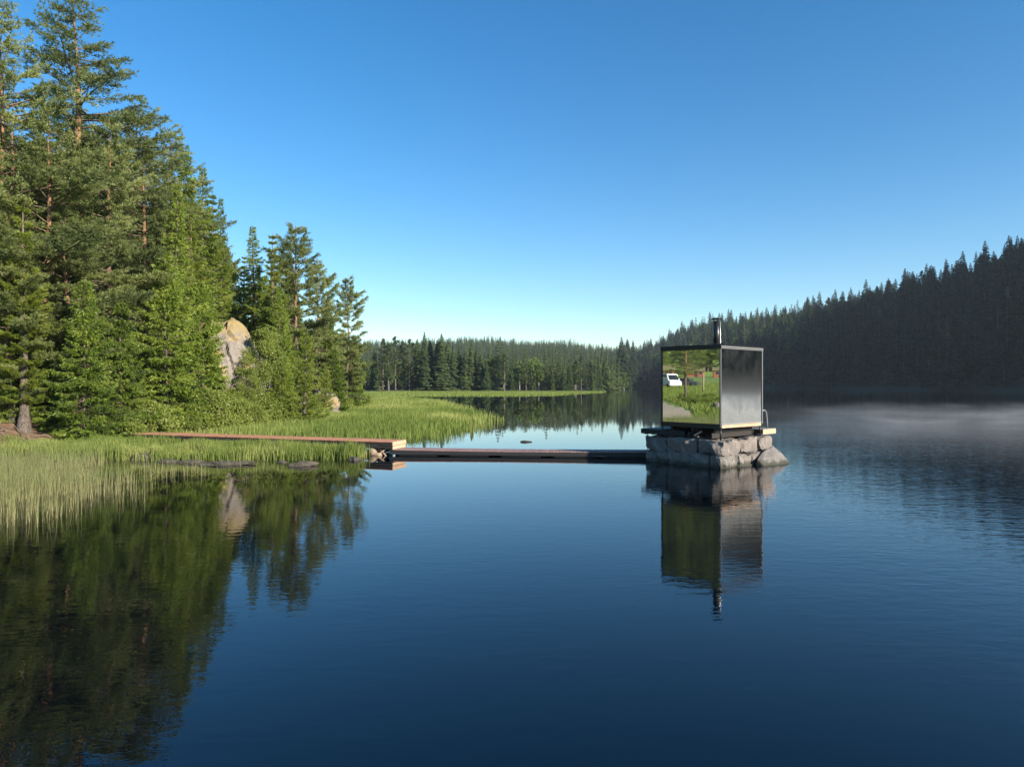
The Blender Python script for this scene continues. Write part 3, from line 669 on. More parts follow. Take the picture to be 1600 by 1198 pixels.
# ------------------------------------------------------------------ stone things
def rockmat(name,c0,c1,c2,lichen=None):
    t=NT(name); tc=t.n('TexCoord'); o=tc.outputs['Object']; oi=t.n('ObjectInfo')
    n=t.noise(3.0,o,8,.7,.2); n2=t.noise(26,o,4,.7)
    c=t.ramp(n,[(.3,c0),(.5,c1),(.7,c2)])
    c=t.mix(.08 if name=='wet_rock' else .32,c,t.ramp(n2,[(.35,(.04,.04,.04)),(.65,(.40,.38,.36))]))
    c=t.mix(t.math('MULTIPLY',oi.outputs['Random'],.05 if name=='wet_rock' else .35),c,(.30,.22,.19))
    if lichen: c=t.mix(t.ramp(t.noise(.7,o,4,.6),[(.55,(0,0,0)),(.62,(1,1,1))]),c,lichen)
    g_=t.n('NewGeometry'); sz=t.n('SeparateXYZ'); t.l(g_.outputs['Position'],sz.inputs[0])
    if name=='granite': c=t.mix(t.ramp(t.math('ADD',sz.outputs[2],t.math('MULTIPLY',t.math('SUBTRACT',n,.5),.5)),[(.06,(1,1,1)),(.20,(0,0,0))]),c,(.05,.05,.035))
    if name=='cliff_rock': c=t.mix(t.math('MULTIPLY',t.ramp(t.math('ADD',t.math('DIVIDE',sz.outputs[2],8),t.math('MULTIPLY',t.math('SUBTRACT',n,.5),.5)),[(.72,(0,0,0)),(.84,(1,1,1))]),.8),c,(.30,.22,.08))
    if name=='wet_rock': c=t.mix(t.ramp(n2,[(.45,(0,0,0)),(.7,(.5,.5,.5))]),c,(.12,.13,.05))
    t.bsdf(c,.88,bump=t.math('ADD',n,t.math('MULTIPLY',n2,.25)),bstr=.9,bdist=.06); return t.m
M_GRAN=rockmat('granite',(.045,.042,.037),(.135,.12,.105),(.30,.265,.23))
M_CLIFF=rockmat('cliff_rock',(.075,.068,.055),(.19,.17,.135),(.32,.29,.235),(.38,.25,.10))
M_WETR=rockmat('wet_rock',(.016,.013,.010),(.045,.035,.027),(.11,.085,.062))
def rock(name,parent,loc,dim,seed,mat,rotz=0,noise=.07,cuts=3,round_=.12,sq=1.0):
    """one block: a box whose faces are roughened, corners knocked off"""
    rg=random.Random(seed); bm=bmesh.new(); bmesh.ops.create_cube(bm,size=1)
    bmesh.ops.subdivide_edges(bm,edges=bm.edges[:],cuts=cuts,use_grid_fill=True)
    ox=rg.uniform(0,100)
    from mathutils import noise as mn
    for v in bm.verts:
        p=v.co.copy(); q=Vector((p.x*dim[0],p.y*dim[1],p.z*dim[2]))
        ln=max(abs(p.x),abs(p.y),abs(p.z)); rl=p.length
        k=1-round_*max(0,(rl/ln-1))/.73*1.0
        q*=k
        nv=mn.noise_vector(q*2.2+Vector((ox,ox,0)))*noise*2+mn.noise_vector(q*6+Vector((0,ox,ox)))*noise*.8
        v.co=q+nv
    me=bpy.data.meshes.new(name); bm.to_mesh(me); bm.free(); me.materials.append(mat)
    o=link(name,me,parent,loc,rotz); return o
def big_rock(name,loc,dim,seed,mat,label,cat='rock',sub=4,amp=.18,rotz=0):
    from mathutils import noise as mn
    bm=bmesh.new(); bmesh.ops.create_icosphere(bm,subdivisions=sub,radius=1); off=Vector((seed*3.1,seed,0))
    for v in bm.verts:
        p=v.co.copy(); n=mn.fractal(p*1.3+off,1,2,5)*amp*1.6; c=mn.cell(Vector((p.x*2.2+p.z*1.2,p.y*2,p.z*3))+off)*amp*.5
        v.co=Vector((p.x*dim[0],p.y*dim[1],p.z*dim[2]))*(1+n+c)
    me=bpy.data.meshes.new(name); bm.to_mesh(me); bm.free(); me.materials.append(mat)
    o=link(name,me,None,loc,rotz); tag(o,label,cat); return o
big_rock('rock_outcrop',(-20.3,48.2,2.7),(2.9,3.4,4.7),4,M_CLIFF,'tall pale rock face with orange lichen rising among the trees of the left bank','cliff',6,.085)
big_rock('rock_outcrop',(-16.6,60.5,.7),(1.3,1.6,1.6),9,M_CLIFF,'small pale broken rock face at the meadow edge near the end of the point','cliff',5,.2)
for px,py,wx,wy,h,lab,s in ((222,718,1.0,.5,.22,'dark wet rock at the sedge edge, leftmost of the shore rocks',1),(262,722,.9,.35,.10,'long low dark rock with a pale end between two darker rocks',2),(298,723,1.0,.3,.11,'flat black rock left of the long brown slab',3),(351,726,1.8,.5,.14,'long flat brown slab of rock below the bright sedge clump',4),(471,728,1.0,.4,.16,'grey humped rock alone in the water below the boardwalk',5),(440,723,.35,.2,.08,'tiny dark rock left of the grey humped rock',6),(555,719,.5,.3,.14,'small dark rock by the log supports of the boardwalk',7),(86,724,.5,.3,.10,'small pale rock among the reeds at the far left',8)):
    p=P(px,py); big_rock('shore_rock',(p.x,p.y+.1,0),(wx/2,wy/2,h),s+20,M_WETR,lab,'rock',4,.22,random.uniform(-.2,.2))

# ------------------------------------------------------------------ wood, metal, glass materials
def woodmat(name,c0,c1,axis=0,rough=.75):
    t=NT(name); tc=t.n('TexCoord'); oi=t.n('ObjectInfo'); sc_=[22,22,22]; sc_[axis]=1.3
    n=t.noise(1.0,t.mapping(tc.outputs['Object'],tuple(sc_)),5,.65,.4)
    c=t.mix(t.ramp(n,[(.3,(0,0,0)),(.7,(1,1,1))]),c0,c1)
    c=t.mix(t.math('MULTIPLY',oi.outputs['Random'],.35),c,tuple(v*.55 for v in c0))
    t.bsdf(c,rough,bump=n,bstr=.4,bdist=.01); return t.m
M_RED=woodmat('red_brown_planks',(.36,.15,.075),(.56,.27,.155),1)
M_PALE=woodmat('pale_fresh_wood',(.46,.30,.19),(.62,.44,.29))
M_GREYW=woodmat('weathered_grey_planks',(.16,.14,.13),(.27,.25,.24),1)
M_DARKW=woodmat('dark_wood',(.018,.015,.014),(.04,.034,.03))
M_LOG=woodmat('debarked_logs',(.22,.16,.11),(.38,.29,.20))
def plain(name,c,rough=.5,metal=0.0,ns=8,amt=.25):
    t=NT(name); tc=t.n('TexCoord'); n=t.noise(ns,tc.outputs['Object'],5,.6)
    cc=t.mix(t.math('MULTIPLY',n,amt),c,tuple(min(1,v*1.6+.01) for v in c)); r=t.math('ADD',rough-.08,t.math('MULTIPLY',n,.16))
    t.bsdf(cc,r,metal,bump=n,bstr=.06,bdist=.01); return t.m
M_BLACK=plain('black_coated_steel',(.012,.012,.013),.38)
M_STEEL=plain('brushed_steel',(.62,.62,.63),.25,1.0)
M_GALV=plain('galvanised_metal',(.30,.30,.30),.42,.35)
M_DULL=plain('dull_zinc',(.34,.34,.35),.42,1.0)
t=NT('mirror_glass'); tc=t.n('TexCoord'); n=t.noise(.9,tc.outputs['Object'],2,.5)
b=t.bsdf((.74,.78,.74),.006,1.0,bump=n,bstr=.05,bdist=.01)
M_MIRROR=t.m
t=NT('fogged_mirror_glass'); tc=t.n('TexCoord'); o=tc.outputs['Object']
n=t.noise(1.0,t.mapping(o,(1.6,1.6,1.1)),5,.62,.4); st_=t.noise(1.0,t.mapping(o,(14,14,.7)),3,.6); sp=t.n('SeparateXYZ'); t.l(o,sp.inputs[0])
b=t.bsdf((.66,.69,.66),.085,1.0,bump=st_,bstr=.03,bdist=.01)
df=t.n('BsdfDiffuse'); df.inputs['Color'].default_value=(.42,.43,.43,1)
mx=t.n('MixShader'); dew_mist=t.math('ADD',t.math('MULTIPLY',t.ramp(t.math('ADD',t.math('DIVIDE',t.math('ADD',sp.outputs[2],1.35),2.7),t.math('MULTIPLY',t.math('SUBTRACT',n,.5),.7)),[(.16,(1,1,1)),(.40,(.22,.22,.22)),(.7,(0,0,0))]),.34),t.math('MULTIPLY',t.ramp(n,[(.4,(0,0,0)),(.7,(1,1,1))]),.05))  # condensation, plus reflected mist painted in as pale lower glass
t.l(dew_mist,mx.inputs[0]); t.l(b.outputs[0],mx.inputs[1]); t.l(df.outputs[0],mx.inputs[2]); t.l(mx.outputs[0],t.out.inputs['Surface'])
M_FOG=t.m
def bevbox(name,parent,x0,x1,y0,y1,z0,z1,mat,bev=.006,loc=None,rot=None):
    bm=bmesh.new(); bmesh.ops.create_cube(bm,size=1)
    for v in bm.verts: v.co=Vector((v.co.x*(x1-x0),v.co.y*(y1-y0),v.co.z*(z1-z0)))
    if bev: bmesh.ops.bevel(bm,geom=bm.edges[:],offset=bev,segments=1,affect='EDGES')
    me=bpy.data.meshes.new(name); bm.to_mesh(me); bm.free(); me.materials.append(mat)
    o=link(name,me,parent,((x0+x1)/2,(y0+y1)/2,(z0+z1)/2)); 
    if rot: o.rotation_euler=rot
    return o
def tubeobj(name,parent,pts,r,mat,sides=10,smooth=True,cap=True):
    A=Acc(); tube(A,pts,np.full(len(pts),r) if np.isscalar(r) else r,sides,cap=cap); return link(name,A.mesh(name,[mat],smooth=[0] if smooth else None),parent)

# ------------------------------------------------------------------ the stone pier, the deck and the mirror sauna
TH=R(42); CO=Vector((7.31,23.9,0))
pier=link('stone_pier',None,loc=CO,rotz=TH); tag(pier,'square pier of big rough granite blocks rising from the lake under the mirror cabin','pier')
rg=random.Random(3)
def course(axis,start,cuts,z0,z1,outer,seed0):
    p=start
    for k,L_ in enumerate(cuts):
        g_=.008; out=rg.uniform(-.05,.04); dep=rg.uniform(.55,.7) if not(axis=='v' and k==0) else (1.32 if z0>.2 else 1.0); zt=z1-rg.uniform(.0,.05)
        if axis=='v': loc=(outer+dep/2-out,p+L_/2,(z0+zt)/2); dim=(dep,L_-g_,zt-z0-g_)
        else: loc=(p+L_/2,outer+dep/2-out,(z0+zt)/2); dim=(L_-g_,dep,zt-z0-g_)
        rock('stone',pier,loc,dim,seed0+k,M_GRAN,rg.uniform(-.05,.05),.06,7,.07); p+=L_
course('v',-.10,[.50,1.15,.55,1.05],-.45,.46,-.10,100)
course('v',-.10,[.98,1.30,.97],.46,1.0,-.10,120)
course('u',.92,[1.0,.80,.75],-.45,.46,-.12,140)
course('u',1.24,[1.28,.94],.46,.99,-.12,160)
# far sides and fill
for k in range(4): rock('stone',pier,(3.3,.75+k*.75,.0),(.6,.72,.95),180+k,M_GRAN,0,.04,3); rock('stone',pier,(3.25,.75+k*.75,.75),(.6,.73,.5),190+k,M_GRAN,0,.04,3)
for k in range(4): rock('stone',pier,(.45+k*.75,2.95,.0),(.72,.55,.95),200+k,M_GRAN,0,.04,3); rock('stone',pier,(.45+k*.75,2.9,.74),(.72,.55,.5),210+k,M_GRAN,0,.04,3)
rock('rubble_fill',pier,(1.6,1.5,.1),(2.9,2.7,1.5),220,M_GRAN,0,.05,6)
def hull(name,parent,pts,mat,seed=0,amp=.04):
    from mathutils import noise as mn
    bm=bmesh.new()
    for p in pts: bm.verts.new(p)
    r=bmesh.ops.convex_hull(bm,input=bm.verts[:]); bmesh.ops.delete(bm,geom=[v for v in bm.verts if not v.link_faces],context='VERTS')
    bmesh.ops.bevel(bm,geom=bm.edges[:],offset=.03,segments=1,affect='EDGES')
    bmesh.ops.subdivide_edges(bm,edges=bm.edges[:],cuts=3,use_grid_fill=True); bmesh.ops.triangulate(bm,faces=bm.faces[:])
    for v in bm.verts: v.co+=mn.noise_vector(v.co*2.5+Vector((seed,0,0)))*amp
    me=bpy.data.meshes.new(name); bm.to_mesh(me); bm.free(); me.materials.append(mat); return link(name,me,parent)
h=hull('stone',pier,[(1.75,-.30,-.3),(1.75,-.62,.05),(2.1,-1.20,-.4),(3.2,-1.35,-.4),(4.35,-.7,-.4),(4.2,.6,-.4),(1.95,-.3,.22),(2.75,-.25,.52),(3.5,-.15,.62),(3.85,.2,.50)],M_GRAN,3,.05); tag(h,'big slanting slab leaning against the right side')
h=hull('stone',pier,[(.7,-.15,-.4),(.75,-.5,-.35),(1.6,-.75,-.4),(1.9,-.1,-.4),(1.2,-.12,.10),(1.7,-.15,.16)],M_GRAN,6,.04)

deck=link('deck',None,loc=CO,rotz=TH); tag(deck,'weathered wooden platform on the stone pier, reaching out on both sides of the mirror cabin','deck')
DZ=1.24
k=0; u=2.95
while u<3.88: bevbox('plank',deck,u,u+.13,.0,3.4,DZ-.03,DZ,M_GREYW); u+=.14
v_=2.56
while v_<3.38: bevbox('plank',deck,0,2.94,v_,v_+.13,DZ-.03,DZ,M_GREYW); v_+=.14
bevbox('fascia_board',deck,2.93,3.93,-.035,-.003,DZ-.20,DZ-.005,M_PALE); bevbox('fascia_board',deck,3.90,3.935,.0,3.4,DZ-.20,DZ-.034,M_PALE)
bevbox('fascia_board',deck,-.035,-.003,1.45,3.42,DZ-.19,DZ-.003,M_DARKW); bevbox('fascia_board',deck,-.02,3.93,3.405,3.44,DZ-.19,DZ-.003,M_GREYW)  # left fascia in darker wood, its shade put into the colour
for vv in (.35,1.3,2.2,2.9,3.25): bevbox('joist',deck,.02,3.88,vv,vv+.06,DZ-.22,DZ-.035,M_DARKW)
for uu,vv in ((.1,3.2),(1.2,3.3),(3.7,.3),(3.7,3.1)): tubeobj('post',deck,[(uu,vv,-.5),(uu,vv,DZ-.2)],.018,M_DULL)
b_=bevbox('brace_board',deck,-.10,.25,.93,1.0,DZ-.10,DZ-.04,M_PALE,rot=(0,R(-24),R(-20))); tag(b_,'short pale board end poking out, lit by the sun')

W1,D1=2.88,2.48; ZB,ZT=1.52,4.22
cab=link('mirror_sauna',None,loc=CO,rotz=TH); tag(cab,'cube cabin clad in mirror glass with a stove pipe, on the stone pier','sauna')
bevbox('mirror_panel',cab,-.004,.02,.05,D1-.05,ZB+.03,ZT-.03,M_MIRROR,0)
p_=bevbox('mirror_panel',cab,.05,W1-.05,-.004,.02,ZB+.03,ZT-.03,M_FOG,0); tag(p_,'mirror pane dulled by condensation and streaks, with reflected mist painted in low down')
bevbox('mirror_panel',cab,W1-.02,W1+.004,.05,D1-.05,ZB+.03,ZT-.03,M_MIRROR,0); bevbox('mirror_panel',cab,.05,W1-.05,D1-.02,D1+.004,ZB+.03,ZT-.03,M_MIRROR,0)
bevbox('inner_wall',cab,.05,W1-.05,.05,D1-.05,ZB+.02,ZT-.02,M_BLACK,0)
for (uu,vv) in ((-.02,D1-.045),(W1-.045,-.02),(W1-.045,D1-.045)): bevbox('corner_post',cab,uu,uu+.065,vv,vv+.065,ZB-.08,ZT+.0,M_BLACK)
bevbox('corner_post',cab,-.018,.03,-.018,.03,ZB-.08,ZT,M_DULL,.004)
bevbox('corner_trim',cab,W1-.005,W1+.030,-.032,-.012,ZB-.06,ZT+.03,M_GALV,.002)
# top frame: two front beams meet at the near corner
bevbox('top_frame',cab,-.03,.04,.035,D1+.03,ZT-.035,ZT+.10,M_BLACK); bevbox('top_frame',cab,-.03,W1+.03,-.03,.03,ZT-.030,ZT+.025,M_BLACK)
bevbox('top_frame',cab,W1-.03,W1+.03,.035,D1+.03,ZT-.035,ZT+.10,M_BLACK); bevbox('top_frame',cab,.045,W1-.035,D1-.03,D1+.03,ZT-.035,ZT+.10,M_BLACK)
bevbox('roof_trim',cab,-.035,W1+.045,-.050,-.034,ZT-.012,ZT+.012,M_GALV,.002)
bevbox('roof_trim',cab,-.035,W1+.045,-.050,-.034,ZT+.040,ZT+.075,M_GALV,.002)
bevbox('roof',cab,-.05,W1+.05,-.032,D1+.05,ZT+.103,ZT+.135,M_BLACK)
bevbox('roof_edge',cab,-.028,W1+.028,-.028,.03,ZT+.028,ZT+.1,M_BLACK)
bevbox('bottom_frame',cab,-.03,.04,.035,D1+.03,ZB-.14,ZB+.03,M_BLACK); bevbox('bottom_frame',cab,W1-.03,W1+.03,.05,D1+.03,ZB-.12,ZB+.03,M_BLACK)
bevbox('bottom_frame',cab,.045,W1-.035,D1-.03,D1+.03,ZB-.14,ZB+.03,M_BLACK)
bevbox('bottom_trim',cab,.035,W1-.05,-.034,.02,ZB-.005,ZB+.03,M_GALV,.003)
for q in range(6): bevbox('base_board',cab,.05+q*.46,.05+q*.46+.452,-.02,.03,ZB-.115-q*.004,ZB-.012,M_PALE,.003)
for vv in (.30,1.2,2.1): bevbox('floor_beam',cab,.15,W1-.15,vv,vv+.09,ZB-.30,ZB-.125,M_BLACK)
bevbox('floor_slab',cab,.05,W1-.05,.05,D1-.05,ZB-.12,ZB-.0,M_BLACK)
for (uu,vv) in ((.0,.0),(.03,D1-.02),(W1-.02,.05),(W1-.05,D1-.05),(W1/2,.45)): tubeobj('leg',cab,[(uu,vv,.98),(uu,vv,ZB-.1)],.03,M_BLACK)
# stove pipe
cu,cv=.56,.50
pipe=link('stove_pipe',None,cab,(cu,cv,ZT+.12)); 
bpy.data.objects.remove(pipe)
pp=tubeobj('stove_pipe',cab,[(cu,cv,ZT+.10),(cu,cv,ZT+.5),(cu,cv,ZT+1.0)],.115,M_BLACK,24)
tubeobj('pipe_collar',pp,[(cu,cv,ZT+.13),(cu,cv,ZT+.17),(cu,cv,ZT+.20)],[.18,.16,.125],M_BLACK,24)
tubeobj('pipe_cap',pp,[(cu,cv,ZT+1.07),(cu,cv,ZT+1.10),(cu,cv,ZT+1.13)],[.19,.185,.05],M_BLACK,24)
for a_ in range(3): tubeobj('cap_bracket',pp,[(cu+.1*math.cos(a_*2.1),cv+.1*math.sin(a_*2.1),ZT+.97),(cu+.1*math.cos(a_*2.1),cv+.1*math.sin(a_*2.1),ZT+1.08)],.01,M_BLACK,6)
tubeobj('pipe_glint',pp,[(cu+.105,cv-.06,ZT+1.03),(cu+.135,cv-.07,ZT+.99),(cu+.14,cv-.07,ZT+.2),(cu+.10,cv-.07,ZT+.14)],.009,M_STEEL,8)  # added bright tube, stands for the sun's rim light on the pipe
# swim ladder handrails
lad=link('ladder_rail',None,loc=CO,rotz=TH); tag(lad,'curved steel ladder handrail on the right end of the deck','handrail')
for vv in (.08,.58):
    th=np.linspace(math.pi,0,9); pts=[(2.98,vv,DZ-.01),(2.98,vv,DZ+.45)]+[(3.2+.22*math.cos(a_),vv,DZ+.50+.22*math.sin(a_)) for a_ in th]+[(3.45,vv,DZ+.3),(3.50,vv,DZ-.01)]
    tubeobj('rail',lad,pts,.023,M_GALV,10)

# ------------------------------------------------------------------ boardwalk and floating jetty
def walkway(name,A_,B_,width,ztop,side_mat,top_mat,thick,label,pl=.14,sag=0,cat='boardwalk'):
    A_=Vector(A_); B_=Vector(B_); d=(B_-A_); L_=d.length; e=link(name,None,loc=(A_.x,A_.y,0),rotz=math.atan2(d.y,d.x)); tag(e,label,cat)
    n=int(L_/pl); me=None
    for k in range(n):
        if me is None: o=bevbox('plank',e,0,pl-.012,-.02,width+.02,ztop-.035,ztop,top_mat,.005); me=o.data
        else: o=link('plank',me,e)
        sg=-sag*math.sin(math.pi*(k+.5)/n)
        o.location=((k+.5)*pl,width/2+random.uniform(-.008,.008),ztop-.0175+random.uniform(-.003,.003)+sg); o.rotation_euler=(0,0,random.uniform(-.008,.008))
    for y0 in (0,width-.05): bevbox('side_beam',e,.01,n*pl-.03,y0,y0+.05,ztop-.04-thick,ztop-.039,side_mat)
    bevbox('end_board',e,n*pl-.028,n*pl+.012,.0,width,ztop-.04-thick,ztop-.002,M_PALE if name=='boardwalk' else side_mat)
    return e,n*pl
bw,LB=walkway('boardwalk',(-18.0,32.45),(-4.86,27.95),1.15,.585,M_DARKW,M_RED,.13,'long narrow boardwalk of red-brown planks through the sedge at the left bank')
bevbox('end_beam',bw,LB-1.35,LB+.0,-.02,.06,.30,.40,M_DARKW); bevbox('end_beam',bw,LB-1.3,LB-.0,1.05,1.12,.24,.40,M_DARKW)
bevbox('end_beam',bw,LB-.05,LB+.01,.0,1.1,.27,.40,M_PALE)
for k in range(1,7): 
    for yy in (.1,1.02): tubeobj('support_post',bw,[(LB*k/7.2,yy,-.6),(LB*k/7.2,yy,.4)],.05,M_LOG,8)
lg=[((LB-.95,-.12,.14),(LB-.95,1.5,.16),.15),((LB-.55,-.05,.02),(LB-1.6,.5,-.05),.10),((LB-.72,-.05,.0),(LB-.30,.15,.34),.035),((LB-.28,.02,-.05),(LB-.75,.12,.34),.03),((LB-.35,.95,-.2),(LB-.05,1.0,.3),.03),((LB-1.25,-.1,.08),(LB-1.2,1.3,.1),.13)]
for p0,p1,r_ in lg: tubeobj('support_log',bw,[p0,tuple((a_+b_)/2 for a_,b_ in zip(p0,p1)),p1],r_,M_LOG,12)
M_PONT=plain('black_float',(.014,.013,.014),.6)
M_PINK=woodmat('faded_red_planks',(.22,.13,.12),(.34,.22,.20),1)
fj,LF=walkway('floating_jetty',(P(609,d=28.3).x,28.15),(P(1018,d=27.1).x,27.1),.95,.26,M_PONT,M_PINK,.17,'low floating footbridge on black floats, from boardwalk end to stone pier',cat='jetty',sag=.03)
for k in range(5): bevbox('float',fj,.4+k*LF/5,.4+k*LF/5+LF/5*.75,.06,.88,-.15,.06,M_PONT)

# floating driftwood
p=P(822,690.5); dw=tubeobj('driftwood',None,[(p.x-.28,p.y,.0),(p.x-.1,p.y+.03,.045),(p.x+.3,p.y-.02,.02)],[.05,.045,.02],M_DARKW,7); tag(dw,'short dark piece of driftwood floating beyond the footbridge','driftwood')
p=P(126,733); dw=tubeobj('stick',None,[(p.x-.3,p.y,.02),(p.x,p.y+.03,.05),(p.x+.35,p.y,.06)],[.015,.02,.012],M_DARKW,6); tag(dw,'thin dark stick lying among the near reeds','stick')
# roots and fallen branch
M_ROOT=woodmat('roots',(.10,.07,.05),(.20,.14,.10))
A=Acc(); rg=rs(12)
for k in range(9):
    s0=np.array([-22.2+rg.uniform(-1.3,1.6),30.8+rg.uniform(-.4,.8),0.]); pts=[]
    for q in range(7):
        x=s0[0]+q*rg.uniform(.12,.3)*(1 if k%2 else -.6); y=s0[1]-q*.16; pts.append((x,y,gz(x,y)+.05*math.sin(q*1.3)+.03))
    tube(A,pts,np.linspace(.06,.015,7),6)
ro=link('tree_roots',A.mesh('tree_roots',[M_ROOT])); tag(ro,'bare twisted roots spilling down the brown earth bank at the far left','roots')
fb=tubeobj('fallen_branch',None,[(-19.4,40.4,.9),(-18.8,40.9,1.5),(-18.0,41.6,2.2),(-17.1,42,2.9),(-16.5,42.2,3.1)],[.07,.06,.05,.035,.015],M_ROOT,7); tag(fb,'dark bare branch leaning across the gap below the rock outcrop','branch')

# ------------------------------------------------------------------ the place left of the frame, seen in the mirror
nM=Vector((-math.cos(TH),-math.sin(TH),0))
def mir(px,py,p):
    V=P(px,py,p); return V-2*((V-CO).dot(nM))*nM
def mg(px,p):
    v=mir(px,600,p); return Vector((v.x,v.y,gz(v.x,v.y)))
M_WHITE=plain('white_paint',(.78,.79,.80),.35); M_CARBK=plain('dark_paint',(.05,.055,.065),.3); M_GLASSD=plain('dark_glass',(.02,.025,.03),.08); M_TYRE=plain('tyre',(.02,.02,.02),.9); M_REDP=plain('red_house_paint',(.26,.075,.042),.8); M_TURF=plain('turf_roof',(.16,.14,.06),.95,ns=3)
def prof_body(name,parent,prof,w_,mat,taper=.06):
    bm=bmesh.new(); vs=[]
    zm=max(p[1] for p in prof)
    for sgn in (-1,1): vs.append([bm.verts.new((x,sgn*(w_/2-(taper if z>zm*.6 else 0)),z)) for x,z in prof])
    n=len(prof); bm.faces.new(vs[0][::-1]); bm.faces.new(vs[1])
    for k in range(n): bm.faces.new((vs[0][k],vs[0][(k+1)%n],vs[1][(k+1)%n],vs[1][k]))
    bmesh.ops.recalc_face_normals(bm,faces=bm.faces[:]); bmesh.ops.bevel(bm,geom=bm.edges[:],offset=.04,segments=2,affect='EDGES')
    me=bpy.data.meshes.new(name); bm.to_mesh(me); bm.free(); me.materials.append(mat); return link(name,me,parent)
def vehicle(name,loc,yaw,prof,w_,wb,mat,label,cat,glass,s=1.0):
    e=link(name,None,loc=loc,rotz=yaw,scale=(s,s,s)); tag(e,label,cat); prof_body('body',e,prof,w_,mat)
    for (x0,z0,x1,z1,nm) in glass:
        bm=bmesh.new(); n_=Vector((z1-z0,0,-(x1-x0))).normalized()*.012
        if n_.x*(1 if x0>0 else -1)<0: n_=-n_
        vv=[bm.verts.new(Vector(q)+n_+dz) for dz in (Vector((0,0,0)),-n_*.8) for q in ((x0,-w_/2+.16,z0),(x0,w_/2-.16,z0),(x1,w_/2-.2,z1),(x1,-w_/2+.2,z1))]
        bm.faces.new(vv[:4]); bm.faces.new(vv[4:][::-1]); 
        for k in range(4): bm.faces.new((vv[k],vv[4+k],vv[4+(k+1)%4],vv[(k+1)%4]))
        me=bpy.data.meshes.new(nm); bm.to_mesh(me); bm.free(); me.materials.append(M_GLASSD); link(nm,me,e)
    zt=max(p[1] for p in prof)
    for sg in (-1,1):
        bevbox('side_window',e,-wb*.35,wb*.38,sg*(w_/2-.045)-.012,sg*(w_/2-.045)+.012,zt*.62,zt*.9,M_GLASSD)
        for xx in (-wb/2,wb/2):
            tubeobj('wheel',e,[(xx,sg*(w_/2-.2),.34),(xx,sg*(w_/2+.01),.34)],.34,M_TYRE,18)
        bevbox('headlight',e,prof[1][0]-.03,prof[1][0]+.02,sg*w_*.36-.14,sg*w_*.36+.14,zt*.36,zt*.43,M_STEEL)
    return e
vanp=[(-2.5,.35),(2.5,.35),(2.5,.95),(1.9,1.15),(1.25,2.0),(1.1,2.15),(-2.45,2.2)]
carp=[(-2.2,.3),(2.2,.3),(2.2,.75),(1.2,.92),(.6,1.42),(-1.5,1.45),(-2.15,1.0)]
vp=mg(1045,106); vehicle('parked_van',vp,R(-18),vanp,1.95,3.1,M_WHITE,'white van parked on the meadow, seen as a reflection in the left mirror panel','van',[(1.88,1.18,1.30,1.96,'windscreen')])
vp=mg(1071,112); vehicle('parked_car',vp,R(-62),carp,1.8,2.6,M_CARBK,'dark car parked beside the white van, seen reflected in the left mirror panel','car',[(1.18,.95,.62,1.38,'windscreen')])
def cabin(px,p,w_,dp,h,roofh,label,yaw):
    v=mg(px,p); e=link('red_cabin',None,loc=(v.x,v.y,v.z-.1),rotz=yaw); tag(e,label,'cabin')
    bevbox('wall',e,-dp/2,dp/2,-w_/2,w_/2,0,h,M_REDP,0)
    bm=bmesh.new(); pr=[(-dp/2-.4,h+.02),(0,h+roofh),(dp/2+.4,h+.02),(dp/2+.4,h-.12),(0,h+roofh-.2),(-dp/2-.4,h-.12)]
    q=[[bm.verts.new((x,sy*(w_/2+.4),z)) for x,z in pr] for sy in(-1,1)]
    bm.faces.new(q[0]); bm.faces.new(q[1][::-1])
    for k in range(6): bm.faces.new((q[0][k],q[0][(k+1)%6],q[1][(k+1)%6],q[1][k]))
    bmesh.ops.recalc_face_normals(bm,faces=bm.faces[:]); me=bpy.data.meshes.new('roof'); bm.to_mesh(me); bm.free(); me.materials.append(M_TURF); link('roof',me,e)
    bevbox('gable',e,-dp/4,dp/4,-w_/2+.02,w_/2-.02,h,h+roofh*.5,M_REDP,0)
    for yy in (-w_*.28,w_*.22): 
        f_=bevbox('window',e,dp/2-.02,dp/2+.05,yy-.45,yy+.45,h*.4,h*.85,M_LOG,.01); bevbox('pane',f_,.03,.045,-.37,.37,-h*.18,h*.18,M_GLASSD,0)
    bevbox('door',e,dp/2,dp/2+.04,-.4,.4,0.02,h*.85,M_DARKW,.01)
    return e
cabin(1087,194,4.4,4,1.8,1.1,'red cabin with turf roof in the middle of the left mirror panel',R(8))
cabin(1125,182,3.4,4,1.9,.9,'red shed cut off by the right edge of the left mirror panel',R(8))
cabin(1041,182,4.2,4,2.0,1.3,'brown-roofed cabin behind the white van in the left mirror panel',R(8))
cabin(1102,212,3,3,1.8,1.1,'small red house high on the wooded slope in the left mirror panel',R(8))
v=mg(1099,85); po=tubeobj('utility_pole',None,[(v.x,v.y,v.z-.3),(v.x,v.y,v.z+1.2),(v.x,v.y,v.z+2.6)],[.13,.12,.09],M_LOG,10); tag(po,'pale wooden pole right of the dark trunk in the left mirror panel','pole')
v=mg(1071,66); tree('pineE',v.x,v.y,9.5,'dark-trunked pine in front of the parked car, reflected in the mirror',rot=1)
v=mg(1123,56); big_rock('boulder',(v.x,v.y,v.z+.1),(.7,.6,.5),33,M_GRAN,'pale boulder at the right edge of the left mirror panel','rock',3,.15)
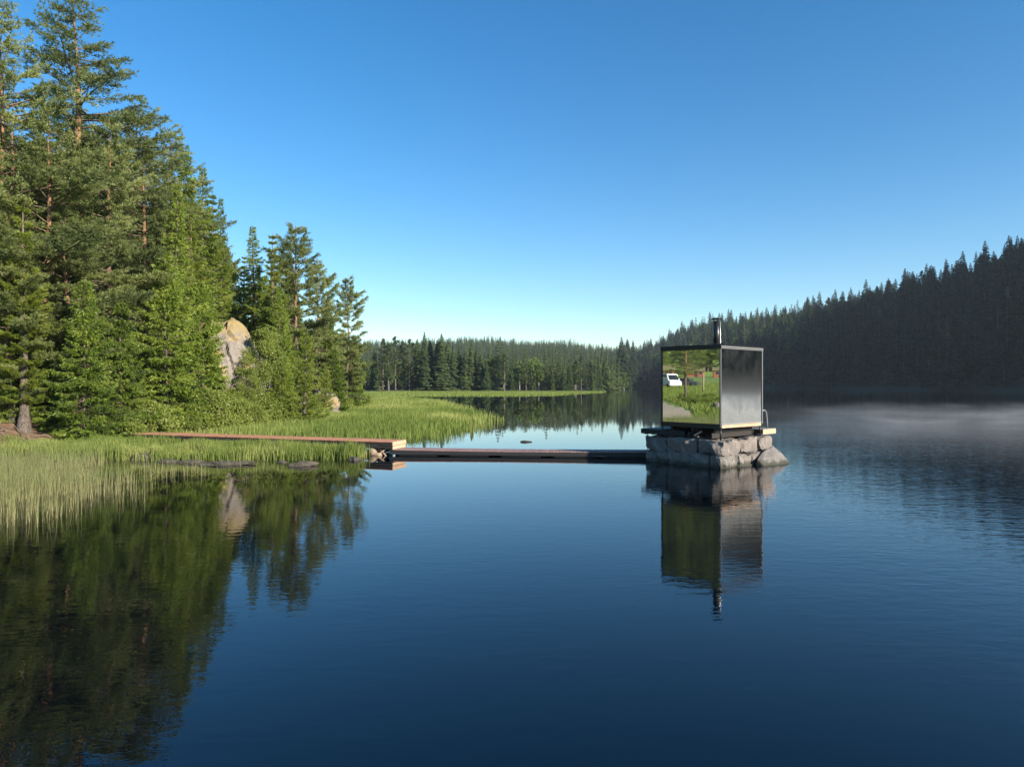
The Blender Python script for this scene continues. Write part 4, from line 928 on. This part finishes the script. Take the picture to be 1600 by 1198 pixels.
# gravel turning place
t=NT('gravel'); tc=t.n('TexCoord'); n=t.noise(9,tc.outputs['Object'],5,.7); t.bsdf(t.ramp(n,[(.3,(.26,.20,.14)),(.7,(.46,.38,.29))]),.95,bump=n,bstr=.5,bdist=.03)
A=Acc(); c0=mg(1036,58); gx=[];
for i_ in range(15):
    for j_ in range(7):
        pxx=1006+i_*(88/14.) ; pp_=52+j_*2.6+(.00)*i_
        v=mir(pxx-(j_*4),600,pp_); gx.append((v.x,v.y,gz(v.x,v.y)+.09))
Tt=[]
for i_ in range(14):
    for j_ in range(6):
        if i_+j_*1.3>11.5: continue
        a0=i_*7+j_; Tt+=[(a0,a0+1,a0+8),(a0,a0+8,a0+7)]
A.add(gx,Tt); gr=link('gravel_track',A.mesh('gravel_track',[t.m],smooth=[0])); tag(gr,kind='structure')
rg=rs(61)
for k in range(90):
    pxx=rg.uniform(1018,1142); pp_=rg.uniform(205,330); v=mg(pxx,pp_)
    nm=['birch','birch','birch','pineD'][k%4]; H=rg.uniform(6,11)
    tree(nm,v.x,v.y,H,'tree among others on the wooded slope reflected in the left mirror panel','trees on the reflected slope',rg.uniform(0,6.28),1.25)
for k in range(22):
    pxx=rg.uniform(1062,1128); pp_=rg.uniform(58,70); v=mg(pxx,pp_)
    tree('shrub',v.x,v.y,rg.uniform(.4,.8),'low bush among others on the meadow edge in the left mirror panel','low bushes in the mirror',rg.uniform(0,6.28),1.2,cat='bush')
def meadow_hill():
    g=rs(64); out=[]
    for k in range(2600):
        v=mir(g.uniform(930,1230),600,g.uniform(232,470)); out.append((v.x,v.y,gz(v.x,v.y)))
    return out
cand=meadow_hill(); keep={}
for q in cand: keep.setdefault((int(q[0]//5),int(q[1]//5)),q)
forest('meadow_hill_forest',list(keep.values()),[FC[3],FC[0],HC[3]],None,.8,1.2,65,choose=lambda p,g: 0 if g.rand()<.6 else 1+g.randint(2))

forest('shore_undergrowth',edge,[HC[4],HC[1]],None,.22,.5,71,choose=lambda p,g: 0 if g.rand()<.7 else 1)
